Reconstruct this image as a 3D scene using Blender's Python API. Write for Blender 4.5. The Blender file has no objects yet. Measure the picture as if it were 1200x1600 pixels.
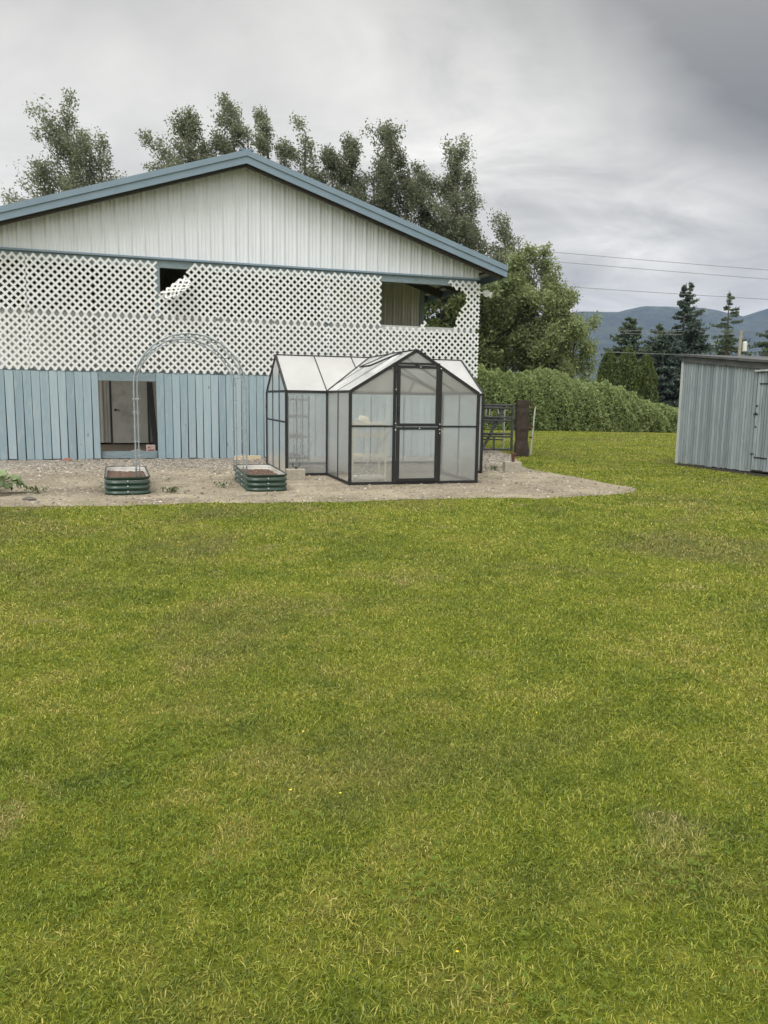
import bpy, math, random
import numpy as np
from mathutils import Matrix, Vector
R = math.radians
C = bpy.context.scene.collection
S = bpy.context.scene

# ---------------------------------------------------------------- camera
cam_d = bpy.data.cameras.new("camera"); cam = bpy.data.objects.new("camera", cam_d); C.objects.link(cam)
cam_d.sensor_fit = 'VERTICAL'; cam_d.sensor_height = 36.0; cam_d.sensor_width = 27.0
cam_d.lens = 36 * 1223.6 / 1600
cam_d.clip_start = 0.05; cam_d.clip_end = 20000
cam.matrix_world = Matrix.Translation((0, 0, 1.41)) @ Matrix.Rotation(math.pi / 2 - .1435, 4, 'X') @ Matrix.Rotation(.0148, 4, 'Z')
S.camera = cam
S.view_settings.view_transform = 'Standard'; S.view_settings.look = 'None'
S.view_settings.exposure = 0.20; S.view_settings.gamma = 1.0
S.render.engine = 'CYCLES'
S.cycles.max_bounces = 8; S.cycles.transparent_max_bounces = 16; S.cycles.volume_bounces = 0
S.cycles.use_denoising = True

# ---------------------------------------------------------------- world: overcast sky
SUN_EL, SUN_AZ = R(56), R(205)          # azimuth measured from +Y clockwise: behind the camera, a little left
W = bpy.data.worlds.new("World"); S.world = W; W.use_nodes = True
nt = W.node_tree; nt.nodes.clear()
def N(t, **k):
    n = nt.nodes.new(t)
    for a, b in k.items(): setattr(n, a, b)
    return n
def L(a, b): nt.links.new(a, b)
def val(x):
    return x
def M(op, a, b=None, c=None, clamp=False):
    n = N('ShaderNodeMath', operation=op); n.use_clamp = clamp
    for i, v in enumerate((a, b, c)):
        if v is None: continue
        if isinstance(v, (int, float)): n.inputs[i].default_value = v
        else: L(v, n.inputs[i])
    return n.outputs[0]
sky = N('ShaderNodeTexSky'); sky.sky_type = 'NISHITA'; sky.sun_disc = False
sky.sun_elevation = SUN_EL; sky.sun_rotation = SUN_AZ
bg1 = N('ShaderNodeBackground'); L(sky.outputs[0], bg1.inputs[0]); bg1.inputs[1].default_value = 0.10
tc = N('ShaderNodeTexCoord'); nrm = N('ShaderNodeVectorMath', operation='NORMALIZE'); L(tc.outputs['Generated'], nrm.inputs[0])
sep = N('ShaderNodeSeparateXYZ'); L(nrm.outputs[0], sep.inputs[0]); X, Y, Z = sep.outputs
# cloud deck: the direction projected on a flat layer
zz = M('ADD', M('MAXIMUM', Z, 0.0), 0.16)
cx = M('DIVIDE', X, zz); cy = M('DIVIDE', Y, zz)
cb = N('ShaderNodeCombineXYZ'); L(cx, cb.inputs[0]); L(cy, cb.inputs[1])
def noise(scale, detail, rough, vec, off=(0, 0, 0), stretch=(1, 1, 1), dist=0.0):
    mp = N('ShaderNodeMapping'); L(vec, mp.inputs[0]); mp.inputs['Location'].default_value = off; mp.inputs['Scale'].default_value = stretch
    n = N('ShaderNodeTexNoise'); L(mp.outputs[0], n.inputs['Vector']); n.inputs['Scale'].default_value = scale
    n.inputs['Detail'].default_value = detail; n.inputs['Roughness'].default_value = rough; n.inputs['Distortion'].default_value = dist
    return n.outputs[0]
n1 = noise(0.75, 5, .52, cb.outputs[0], (3.1, 1.7, 0), (1, 1.15, 1), .8)
n2 = noise(2.1, 7, .6, cb.outputs[0], (7.3, 2.2, 0), (1, 1.1, 1), .7)
def lobe(az, el, w, pw=2):
    v = (math.sin(R(az)) * math.cos(R(el)), math.cos(R(az)) * math.cos(R(el)), math.sin(R(el)))
    d = N('ShaderNodeVectorMath', operation='DOT_PRODUCT'); L(nrm.outputs[0], d.inputs[0]); d.inputs[1].default_value = v
    # gaussian-ish in angle
    a = M('DIVIDE', M('ARCCOSINE', M('MINIMUM', d.outputs['Value'], .99999)), R(w))
    return M('EXPONENT', M('MULTIPLY', M('MULTIPLY', a, a), -1.0))
warp = M('ADD', M('MULTIPLY_ADD', n1, .9, -.25), M('MULTIPLY', n2, 1.5))
lum = M('MULTIPLY_ADD', n1, 1.25, -.08)
lum = M('MULTIPLY_ADD', n2, .42, M('SUBTRACT', lum, .18))
lum = M('ADD', lum, M('MULTIPLY', M('MULTIPLY', lobe(6, 17, 8), n2), .62))       # thin bright cloud
lum = M('ADD', lum, M('MULTIPLY', M('MULTIPLY', lobe(19, 12, 8), n2), .62))
lum = M('SUBTRACT', lum, M('MULTIPLY', M('MULTIPLY', lobe(26, 23, 10), warp), .80))   # heavy dark cloud
lum = M('SUBTRACT', lum, M('MULTIPLY', M('MULTIPLY', lobe(13, 28, 9), warp), .34))
lum = M('SUBTRACT', lum, M('MULTIPLY', M('MULTIPLY', lobe(-16, 31, 13), warp), .32))
lum = M('MAXIMUM', lum, .12)
# an overcast sky is brighter overhead, and brightest round the hidden sun
up = M('POWER', M('MAXIMUM', Z, 0.0), 2.0)
lum = M('ADD', lum, M('MULTIPLY', up, 1.2))
lum = M('ADD', lum, M('MULTIPLY', lobe(math.degrees(SUN_AZ), math.degrees(SUN_EL), 48), 1.2))
ramp = N('ShaderNodeValToRGB'); L(M('MULTIPLY', lum, 1.0, clamp=True), ramp.inputs[0])
e = ramp.color_ramp.elements; e[0].position = .12; e[0].color = (.985, .975, .915, 1); e[1].position = .8; e[1].color = (1, .982, .912, 1)
bg2 = N('ShaderNodeBackground'); L(ramp.outputs[0], bg2.inputs[0]); L(lum, bg2.inputs[1])
mix = N('ShaderNodeMixShader'); mix.inputs[0].default_value = .96
L(bg1.outputs[0], mix.inputs[1]); L(bg2.outputs[0], mix.inputs[2])
ow = N('ShaderNodeOutputWorld'); L(mix.outputs[0], ow.inputs[0])

# ---------------------------------------------------------------- sun behind the clouds
sd = bpy.data.lights.new("sun", 'SUN'); sd.energy = 1.4; sd.angle = R(28); sd.color = (1, .98, .95)
sun = bpy.data.objects.new("sun", sd); C.objects.link(sun)
sv = Vector((math.sin(SUN_AZ) * math.cos(SUN_EL), math.cos(SUN_AZ) * math.cos(SUN_EL), math.sin(SUN_EL)))
sun.rotation_euler = sv.to_track_quat('Z', 'Y').to_euler(); sun.location = sv * 50

# ---------------------------------------------------------------- materials
class Mt:
    def __init__(s, name):
        s.m = bpy.data.materials.new(name); s.m.use_nodes = True; s.t = s.m.node_tree
        s.b = s.t.nodes['Principled BSDF']; s.o = s.t.nodes['Material Output']
    def n(s, t, **k):
        x = s.t.nodes.new(t)
        for a, b in k.items(): setattr(x, a, b)
        return x
    def l(s, a, b): s.t.links.new(a, b)
    def coord(s, which='Object', scale=(1, 1, 1)):
        tc = s.n('ShaderNodeTexCoord'); mp = s.n('ShaderNodeMapping'); s.l(tc.outputs[which], mp.inputs[0]); mp.inputs['Scale'].default_value = scale
        return mp.outputs[0]
    def pos(s, scale=(1, 1, 1)):
        g = s.n('ShaderNodeNewGeometry'); mp = s.n('ShaderNodeMapping'); s.l(g.outputs['Position'], mp.inputs[0]); mp.inputs['Scale'].default_value = scale
        return mp.outputs[0]
    def noise(s, vec, scale, detail=4, rough=.55, dist=0):
        x = s.n('ShaderNodeTexNoise'); s.l(vec, x.inputs['Vector']); x.inputs['Scale'].default_value = scale
        x.inputs['Detail'].default_value = detail; x.inputs['Roughness'].default_value = rough; x.inputs['Distortion'].default_value = dist
        return x.outputs[0]
    def ramp(s, fac, stops):
        x = s.n('ShaderNodeValToRGB'); s.l(fac, x.inputs[0]); r = x.color_ramp
        while len(r.elements) < len(stops): r.elements.new(.5)
        for e, (p, c) in zip(r.elements, stops): e.position = p; e.color = (*c, 1) if len(c) == 3 else c
        return x.outputs[0]
    def mix(s, f, a, b, mode='MIX'):
        x = s.n('ShaderNodeMix'); x.data_type = 'RGBA'; x.blend_type = mode
        for i, v in ((0, f), (6, a), (7, b)):
            if isinstance(v, (int, float)): x.inputs[i].default_value = v
            elif isinstance(v, tuple): x.inputs[i].default_value = (*v, 1)
            else: s.l(v, x.inputs[i])
        return x.outputs[2]
    def math(s, op, a, b=0.0, clamp=False):
        x = s.n('ShaderNodeMath', operation=op); x.use_clamp = clamp
        for i, v in ((0, a), (1, b)):
            if isinstance(v, (int, float)): x.inputs[i].default_value = v
            else: s.l(v, x.inputs[i])
        return x.outputs[0]
    def bump(s, h, strength=.3, dist=.02):
        x = s.n('ShaderNodeBump'); s.l(h, x.inputs['Height']); x.inputs['Strength'].default_value = strength; x.inputs['Distance'].default_value = dist
        s.l(x.outputs[0], s.b.inputs['Normal'])
    def col(s, c):
        if isinstance(c, tuple): s.b.inputs['Base Color'].default_value = (*c, 1)
        else: s.l(c, s.b.inputs['Base Color'])
    def rough(s, v): s.b.inputs['Roughness'].default_value = v
    def attr(s, name):
        x = s.n('ShaderNodeAttribute'); x.attribute_name = name; return x.outputs['Fac']

def mottled(name, c1, c2, scale=6, rough=.7, stretch=(1, 1, 1), bump=.15, bscale=40, metal=0, detail=5, dirt=None):
    m = Mt(name); v = m.coord('Object', stretch); n = m.noise(v, scale, detail, .6)
    c = m.ramp(n, [(.3, c1), (.7, c2)])
    if dirt:
        d = m.noise(m.coord('Object'), 2.3, 6, .65); c = m.mix(m.ramp(d, [(.5, (0, 0, 0)), (.78, (1, 1, 1))]), c, dirt)
    m.col(c); m.rough(rough); m.b.inputs['Metallic'].default_value = metal
    if bump: m.bump(m.noise(v, bscale, 4, .6), bump, .01)
    return m.m

MAT = {}
# a weathered painted timber whose boards differ: 'tint' is a random number per board
def planks(name, c1, c2, bare, amount=.6):
    m = Mt(name); v = m.coord('Object', (14, 14, .9)); a = m.attr('tint')
    grain = m.noise(v, 3, 6, .7)
    c = m.ramp(m.math('ADD', m.math('MULTIPLY', a, .55), m.math('MULTIPLY', grain, .55)), [(.15, c1), (.85, c2)])
    w = m.noise(m.coord('Object', (3, 3, .6)), 2.6, 8, .75)
    c = m.mix(m.ramp(m.math('ADD', m.math('MULTIPLY', grain, .5), m.math('MULTIPLY', w, .5)), [(.50, (0, 0, 0)), (.66, (amount,) * 3)]), c, bare)
    k = m.noise(m.coord('Object', (6, 6, 2.2)), 2.1, 2, .4)
    c = m.mix(m.ramp(k, [(.73, (0, 0, 0)), (.79, (.7, .7, .7))]), c, tuple(x * .28 for x in bare))
    m.col(c); m.rough(.85); m.bump(grain, .35, .01); return m.m
MAT['blue_plank'] = planks('blue painted boards', (.205, .285, .335), (.325, .415, .465), (.40, .45, .46), .65)
MAT['grey_plank'] = planks('weathered grey boards', (.155, .185, .21), (.30, .345, .375), (.09, .11, .13), .85)
MAT['blue_beam'] = mottled('blue painted beam', (.13, .18, .205), (.22, .28, .31), 9, .75, (1, 1, 6), dirt=(.14, .17, .18))
MAT['fascia'] = mottled('blue steel trim', (.155, .22, .285), (.19, .262, .33), 2, .45, (1, 1, 1), bump=.03)
MAT['roof_metal'] = mottled('blue steel roof', (.14, .21, .285), (.17, .25, .33), 2, .45, bump=.03)
def siding():
    m = Mt('off white ribbed steel'); v = m.coord('Object', (2, 2, .35)); n = m.noise(v, 2.2, 6, .6)
    c = m.ramp(n, [(.25, (.59, .62, .665)), (.75, (.69, .725, .775))])
    st = m.noise(m.coord('Object', (9, 9, .5)), 2.5, 5, .7)
    c = m.mix(m.ramp(st, [(.56, (0, 0, 0)), (.8, (.35, .35, .35))]), c, (.40, .40, .39))
    m.col(c); m.rough(.45); return m.m
MAT['siding'] = siding()
MAT['lattice'] = mottled('white vinyl lattice', (.64, .66, .67), (.73, .75, .76), 3, .5, bump=0, dirt=(.62, .62, .60))
MAT['lattice_fresh'] = mottled('bright lattice underside', (.80, .80, .77), (.86, .86, .83), 3, .5, bump=0)
MAT['shaded_siding'] = mottled('inner siding darkened for porch shade', (.40, .39, .365), (.54, .53, .50), 3, .7, (3, 3, .6), bump=0)  # darker copy of the siding, porch shade put into its colour
MAT['lattice_rail'] = mottled('pale grey rail', (.34, .36, .36), (.48, .49, .48), 6, .8, bump=0)
MAT['shed_roof'] = mottled('grey roofing felt', (.045, .048, .05), (.10, .103, .106), 6, .9)
MAT['pale_plank'] = mottled('pale worn corner board', (.34, .37, .38), (.46, .48, .48), 5, .85)
MAT['dark_wood'] = mottled('dark rafters', (.035, .033, .03), (.075, .068, .06), 12, .85, (6, 1, 1))
MAT['inner_wood'] = mottled('old barn boards', (.09, .085, .075), (.17, .16, .14), 6, .9, (5, 5, 1))
MAT['ceiling'] = mottled('pale roof lining', (.42, .42, .40), (.55, .55, .52), 5, .8)
MAT['barn_floor'] = mottled('earth floor', (.13, .10, .075), (.26, .21, .16), 14, .95, bump=.6, bscale=30)
MAT['door_paint'] = mottled('dull cream door', (.54, .54, .50), (.62, .615, .58), 2, .5, bump=.03, dirt=(.30, .29, .26))
MAT['dark_trim'] = mottled('dark grey trim', (.05, .055, .055), (.09, .095, .095), 9, .7)
MAT['black_metal'] = mottled('black powder coat', (.006, .0065, .007), (.013, .014, .015), 8, .6, bump=.03)
MAT['bolt'] = mottled('zinc screw', (.6, .6, .6), (.75, .75, .75), 20, .35, metal=.6, bump=0)
MAT['galv'] = mottled('galvanised tube', (.24, .28, .31), (.36, .41, .44), 25, .5, metal=.35, bump=.05)
MAT['gate_metal'] = mottled('grey painted steel', (.03, .035, .038), (.075, .085, .088), 14, .7, metal=0, bump=.1, dirt=(.12, .10, .085))
MAT['pale_metal'] = mottled('pale aluminium', (.42, .44, .44), (.58, .60, .60), 14, .45, metal=.4, bump=.05)
MAT['planter_green'] = mottled('dark green enamel', (.006, .030, .019), (.012, .045, .030), 3, .33, bump=0, dirt=(.05, .065, .048))
MAT['planter_white'] = mottled('white enamel', (.62, .61, .58), (.75, .74, .71), 4, .35, bump=0, dirt=(.42, .38, .32))
MAT['planter_rim'] = mottled('dark grey rim', (.02, .028, .024), (.045, .055, .05), 5, .5, bump=0)
MAT['soil'] = mottled('dark planting soil', (.035, .022, .015), (.16, .10, .07), 26, .95, bump=1, bscale=60)
MAT['concrete'] = mottled('rough concrete', (.27, .245, .20), (.40, .365, .30), 14, .9, bump=.5, bscale=70, dirt=(.26, .235, .19))
MAT['raw_wood'] = mottled('pale sawn timber', (.50, .40, .26), (.64, .54, .38), 5, .8, (1, 8, 8))
MAT['shelf_wood'] = mottled('cream shelf plastic', (.78, .72, .58), (.88, .83, .70), 5, .6)
MAT['shelf_metal'] = mottled('grey shelf steel', (.22, .24, .25), (.30, .32, .33), 5, .5, bump=.02)
MAT['old_post'] = mottled('dark creosoted timber', (.018, .012, .009), (.05, .034, .024), 9, .85, (5, 5, .7), bump=.8, bscale=14, dirt=(.02, .016, .016))
MAT['rust'] = mottled('rust', (.06, .028, .015), (.14, .065, .035), 20, .9, bump=.5)
MAT['black'] = mottled('matt black', (.015, .015, .016), (.03, .03, .03), 9, .6, bump=.1)
MAT['stone'] = mottled('dark stone', (.06, .055, .05), (.13, .12, .105), 14, .9, bump=.6)
MAT['brick'] = mottled('red brick', (.20, .085, .055), (.30, .14, .095), 14, .9, bump=.6)
MAT['cardboard'] = mottled('pale pink card', (.45, .36, .33), (.58, .48, .45), 9, .8)
MAT['card_red'] = mottled('red print', (.28, .09, .08), (.36, .12, .11), 9, .7)
MAT['pole_wood'] = mottled('grey weathered pole', (.20, .18, .14), (.36, .33, .27), 5, .9, (4, 4, .6))
MAT['porcelain'] = mottled('light grey tank', (.55, .55, .53), (.66, .66, .64), 5, .5, bump=0)
MAT['wire'] = mottled('bare cable', (.13, .13, .13), (.20, .20, .20), 3, .6, bump=0)
MAT['bark'] = mottled('bark', (.06, .05, .04), (.15, .13, .105), 4, .95, (4, 4, .6), bump=.6, bscale=12)
MAT['lamp_glass'] = mottled('lamp lens', (.55, .56, .55), (.65, .66, .65), 9, .2, bump=0)

def poly(name, dens, tint, rough=.35):
    m = Mt(name); t = m.t
    v = m.coord('Object'); 
    dif = m.n('ShaderNodeBsdfDiffuse'); tr = m.n('ShaderNodeBsdfTranslucent'); tp = m.n('ShaderNodeBsdfTransparent'); gl = m.n('ShaderNodeBsdfGlossy')
    dirt = m.noise(v, 1.6, 5, .6); col = m.mix(m.ramp(dirt, [(.35, (0, 0, 0)), (.75, (1, 1, 1))]), tint, tuple(x * .82 for x in tint))
    m.l(col, dif.inputs[0]); m.l(col, tr.inputs[0]); tp.inputs[0].default_value = (.93, .95, .95, 1)
    gl.inputs['Roughness'].default_value = rough; gl.inputs[0].default_value = (1, 1, 1, 1)
    a = m.n('ShaderNodeMixShader'); a.inputs[0].default_value = .50; m.l(dif.outputs[0], a.inputs[1]); m.l(tr.outputs[0], a.inputs[2])
    b = m.n('ShaderNodeMixShader'); m.l(tp.outputs[0], b.inputs[1]); m.l(a.outputs[0], b.inputs[2])
    cl = m.noise(v, 1.1, 3, .5)
    m.l(m.math('ADD', m.math('MULTIPLY', cl, .16), dens - .08), b.inputs[0])
    fr = m.n('ShaderNodeFresnel'); fr.inputs[0].default_value = 1.45
    c = m.n('ShaderNodeMixShader'); m.l(fr.outputs[0], c.inputs[0]); m.l(b.outputs[0], c.inputs[1]); m.l(gl.outputs[0], c.inputs[2])
    m.l(c.outputs[0], m.o.inputs[0]); return m.m
MAT['poly_wall'] = poly('twin wall polycarbonate', .34, (.82, .84, .84), .3)
MAT['poly_roof'] = poly('milky roof polycarbonate', .72, (.92, .92, .93))

def leafmat(name, dark, light, trans=.35, rough=.55, pale=None):
    m = Mt(name); a = m.attr('tint'); p = m.pos((1, 1, 1)); big = m.noise(p, .35, 3, .5)
    f = m.math('ADD', m.math('MULTIPLY', a, .6), m.math('MULTIPLY', big, .5))
    stops = [(.2, dark), (.85, light)]
    if pale: stops.append((.97, pale))
    c = m.ramp(f, stops); m.col(c); m.rough(rough); m.b.inputs['Specular IOR Level'].default_value = .3
    tr = m.n('ShaderNodeBsdfTranslucent'); m.l(c, tr.inputs[0]); mx = m.n('ShaderNodeMixShader'); mx.inputs[0].default_value = trans
    m.l(m.b.outputs[0], mx.inputs[1]); m.l(tr.outputs[0], mx.inputs[2]); m.l(mx.outputs[0], m.o.inputs[0]); return m.m
MAT['poplar'] = leafmat('poplar leaves', (.125, .14, .088), (.30, .325, .22), .58, pale=(.5, .51, .43))
MAT['poplar_dark'] = leafmat('dark poplar leaves', (.105, .118, .074), (.255, .275, .185), .55, pale=(.42, .43, .35))
MAT['broad'] = leafmat('broad leaves', (.125, .165, .062), (.36, .41, .20), .5, pale=(.50, .53, .35))
MAT['broad_deep'] = leafmat('deep broad leaves', (.06, .085, .028), (.17, .21, .08), .35)
MAT['hedge'] = leafmat('bramble leaves', (.125, .18, .055), (.38, .45, .20), .5, pale=(.52, .56, .36))
MAT['conifer'] = leafmat('blue green needles', (.026, .042, .034), (.075, .105, .078), .15)
MAT['conifer_pale'] = leafmat('paler needles', (.05, .078, .048), (.14, .18, .11), .2)
MAT['cedar'] = leafmat('yellow green cedar', (.045, .070, .018), (.12, .155, .045), .25)
MAT['bigleaf'] = leafmat('rhubarb leaf', (.13, .18, .08), (.27, .34, .18), .3)
MAT['weed'] = leafmat('weed leaf', (.06, .085, .03), (.15, .18, .08), .3)
MAT['blossom'] = mottled('white blossom', (.75, .75, .72), (.85, .85, .82), 9, .7, bump=0)

def lawn_colour(m, p):
    n1 = m.noise(p, .75, 5, .62, .5); n2 = m.noise(p, 3.4, 5, .68, .3); n3 = m.noise(p, .16, 2, .5)
    f = m.math('ADD', m.math('MULTIPLY', n1, .5), m.math('MULTIPLY', n2, .5))
    c = m.ramp(f, [(.36, (.104, .144, .016)), (.46, (.170, .208, .022)), (.53, (.225, .248, .034)), (.61, (.288, .276, .060)), (.69, (.32, .255, .100))])
    c = m.mix(m.ramp(n3, [(.35, (0, 0, 0)), (.7, (.5, .5, .5))]), c, (.232, .266, .030))
    n4 = m.noise(p, .42, 4, .6, .8); c = m.mix(m.ramp(n4, [(.50, (0, 0, 0)), (.66, (.6, .6, .6))]), c, (.175, .165, .058))
    dry = m.noise(p, 1.35, 3, .55, .6)
    c = m.mix(m.ramp(dry, [(.63, (0, 0, 0)), (.73, (.55, .55, .55))]), c, (.33, .275, .13))
    return c
def blade_mat():
    m = Mt('grass blades'); p = m.pos((1, 1, .15)); a = m.attr('tint'); c = lawn_colour(m, p)
    v = m.ramp(a, [(0, (.34, .44, .36)), (.42, (.88, .97, .9)), (.80, (1.5, 1.42, 1.5)), (.91, (1.55, 1.45, 1.6)), (.95, (2.2, 1.75, 3.0)), (1, (2.6, 2.1, 4.2))])
    c = m.mix(1.0, c, v, 'MULTIPLY'); m.col(c); m.rough(.5); m.b.inputs['Specular IOR Level'].default_value = .35
    tr = m.n('ShaderNodeBsdfTranslucent'); m.l(c, tr.inputs[0]); mx = m.n('ShaderNodeMixShader'); mx.inputs[0].default_value = .35
    m.l(m.b.outputs[0], mx.inputs[1]); m.l(tr.outputs[0], mx.inputs[2]); m.l(mx.outputs[0], m.o.inputs[0]); return m.m
MAT['blade'] = blade_mat()
def lawn_mat():
    m = Mt('lawn'); p = m.pos(); c = lawn_colour(m, p)
    fine = m.noise(p, 38, 5, .7); fine2 = m.noise(p, 9, 5, .7)
    c = m.mix(1.0, c, m.ramp(m.math('MULTIPLY', m.math('ADD', fine, fine2), .5), [(.33, (.30, .30, .28)), (.5, (.6, .6, .56)), (.66, (.95, .9, .9))]), 'MULTIPLY')
    m.col(c); m.rough(.95); m.b.inputs['Specular IOR Level'].default_value = .1
    m.bump(m.math('ADD', fine, fine2), .8, .03); return m.m
MAT['lawn'] = lawn_mat()
def gravel_mat():
    m = Mt('sandy gravel'); p = m.pos()
    big = m.noise(p, .8, 5, .6, .5)
    c = m.ramp(big, [(.3, (.125, .098, .066)), (.47, (.205, .172, .118)), (.60, (.28, .24, .165)), (.75, (.35, .305, .215))])
    # grey crushed stone lies close to the barn
    g = m.n('ShaderNodeNewGeometry'); d = m.n('ShaderNodeVectorMath', operation='DOT_PRODUCT'); m.l(g.outputs['Position'], d.inputs[0])
    d.inputs[1].default_value = (-math.sin(.308), math.cos(.308), 0)
    e0 = 18.131 * math.cos(.308) + 3.1925 * math.sin(.308)
    dist = m.math('SUBTRACT', e0, d.outputs['Value'])        # metres in front of the barn
    edge = m.math('ADD', dist, m.math('MULTIPLY', m.noise(p, .9, 4, .6), 2.4))
    far = m.ramp(m.math('MULTIPLY', edge, .1), [(.30, (1, 1, 1)), (.44, (0, 0, 0))])
    vo = m.n('ShaderNodeTexVoronoi'); m.l(p, vo.inputs['Vector']); vo.inputs['Scale'].default_value = 26
    stones = m.mix(.85, vo.outputs['Color'], (.5, .5, .5), 'SATURATION') if False else None
    sv = m.n('ShaderNodeSeparateColor'); m.l(vo.outputs['Color'], sv.inputs[0])
    sc = m.ramp(sv.outputs[0], [(.1, (.07, .062, .05)), (.5, (.19, .168, .14)), (.95, (.40, .36, .31))])
    c = m.mix(far, c, sc)
    sp = m.n('ShaderNodeTexVoronoi'); m.l(p, sp.inputs['Vector']); sp.inputs['Scale'].default_value = 44
    ss = m.n('ShaderNodeSeparateColor'); m.l(sp.outputs['Color'], ss.inputs[0])
    c = m.mix(m.ramp(ss.outputs[0], [(.72, (0, 0, 0)), (.78, (.55, .55, .55))]), c, m.ramp(ss.outputs[1], [(0, (.16, .14, .12)), (1, (.52, .47, .40))]))
    gp = m.noise(p, 1.7, 5, .7)                                # thin moss and weeds
    c = m.mix(m.ramp(gp, [(.54, (0, 0, 0)), (.68, (.6, .6, .6))]), c, (.13, .13, .062))
    m.col(c); m.rough(.95); m.bump(m.math('ADD', vo.outputs['Distance'], m.noise(p, 60, 4, .7)), .6, .02); return m.m
MAT['gravel'] = gravel_mat()
def pebble_mat():
    m = Mt('pebbles'); a = m.attr('tint'); m.col(m.ramp(a, [(0, (.07, .06, .05)), (.5, (.22, .19, .155)), (.88, (.34, .30, .25)), (1, (.48, .45, .40))])); m.rough(.9); return m.m
MAT['pebble'] = pebble_mat()
def hill_mat():
    m = Mt('forested hills'); p = m.pos((1, 1, 1)); n = m.noise(p, .004, 6, .65); f = m.noise(p, .03, 5, .7)
    c = m.ramp(n, [(.35, (.018, .030, .024)), (.6, (.035, .052, .034)), (.70, (.10, .11, .07))])
    c = m.mix(1.0, c, m.ramp(f, [(.35, (.55, .55, .55)), (.65, (1.5, 1.5, 1.5))]), 'MULTIPLY')
    m.col(c); m.rough(1); return m.m
MAT['hill'] = hill_mat()

# ---------------------------------------------------------------- builders
def tag(o, label=None, cat=None, group=None, kind=None):
    if label: o['label'] = label
    if cat: o['category'] = cat
    if group: o['group'] = group
    if kind: o['kind'] = kind
    return o
def empty(name, loc, rz, label, cat, group=None):
    o = bpy.data.objects.new(name, None); C.objects.link(o); o.location = loc; o.rotation_euler = (0, 0, rz)
    o.empty_display_size = .2
    return tag(o, label, cat, group)
class MB:
    def __init__(s): s.v = []; s.f = []; s.t = []; s.st = []
    def add(s, vs, fs, tint=None):
        b = len(s.v); s.st.append((b, len(s.f))); s.v += [tuple(v) for v in vs]; s.f += [tuple(b + i for i in f) for f in fs]
        s.t += [random.random() if tint is None else tint] * len(fs); return s
    def box(s, x0, x1, y0, y1, z0, z1, tint=None):
        v = [(x0, y0, z0), (x1, y0, z0), (x1, y1, z0), (x0, y1, z0), (x0, y0, z1), (x1, y0, z1), (x1, y1, z1), (x0, y1, z1)]
        return s.add(v, [(0, 3, 2, 1), (4, 5, 6, 7), (0, 1, 5, 4), (1, 2, 6, 5), (2, 3, 7, 6), (3, 0, 4, 7)], tint)
    def bar(s, a, b, w, h, up=(0, 0, 1), tint=None):      # rectangular bar from a to b, w across, h along up
        a, b = Vector(a), Vector(b); d = (b - a).normalized(); u = Vector(up)
        if abs(d.dot(u)) > .98: u = Vector((0, 1, 0))
        x = d.cross(u).normalized(); u = x.cross(d).normalized(); x *= w / 2; u *= h / 2
        v = [a - x - u, a + x - u, a + x + u, a - x + u, b - x - u, b + x - u, b + x + u, b - x + u]
        return s.add(v, [(0, 1, 2, 3), (4, 7, 6, 5), (0, 4, 5, 1), (1, 5, 6, 2), (2, 6, 7, 3), (3, 7, 4, 0)], tint)
    def tube(s, pts, r, n=8, cap=True, tint=None):
        pts = [Vector(p) for p in pts]; rs = r if isinstance(r, (list, tuple)) else [r] * len(pts)
        rings = []; prev = None
        for i, p in enumerate(pts):
            d = (pts[min(i + 1, len(pts) - 1)] - pts[max(i - 1, 0)]).normalized()
            if prev is None: x = d.orthogonal().normalized()
            else:
                x = prev - d * prev.dot(d)
                x = x.normalized() if x.length > 1e-6 else d.orthogonal().normalized()
            prev = x; y = d.cross(x)
            rings.append([p + (x * math.cos(2 * math.pi * k / n) + y * math.sin(2 * math.pi * k / n)) * rs[i] for k in range(n)])
        vs = [v for g in rings for v in g]; fs = []
        for i in range(len(pts) - 1):
            for k in range(n):
                fs.append((i * n + k, i * n + (k + 1) % n, (i + 1) * n + (k + 1) % n, (i + 1) * n + k))
        if cap: fs += [tuple(range(n - 1, -1, -1)), tuple((len(pts) - 1) * n + k for k in range(n))]
        return s.add(vs, fs, tint)
    def each(s, name, mat, parent=None, smooth=False, bevel=0):
        """one object per piece that was added"""
        st = s.st + [(len(s.v), len(s.f))]
        for (a, fa), (b, fb_) in zip(st, st[1:]):
            m = MB(); m.v = s.v[a:b]; m.f = [tuple(i - a for i in f) for f in s.f[fa:fb_]]; m.t = s.t[fa:fb_]; m.build(name, mat, parent, smooth, bevel)
    def build(s, name, mat, parent=None, smooth=False, bevel=0):
        me = bpy.data.meshes.new(name); me.from_pydata(s.v, [], s.f)
        at = me.attributes.new('tint', 'FLOAT', 'FACE'); at.data.foreach_set('value', s.t)
        me.materials.append(MAT[mat] if isinstance(mat, str) else mat)
        if smooth: me.polygons.foreach_set('use_smooth', [True] * len(s.f))
        me.update(); o = bpy.data.objects.new(name, me); C.objects.link(o)
        if parent: o.parent = parent
        if bevel:
            b = o.modifiers.new('bevel', 'BEVEL'); b.width = bevel; b.segments = 2; b.limit_method = 'ANGLE'
        return o
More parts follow.
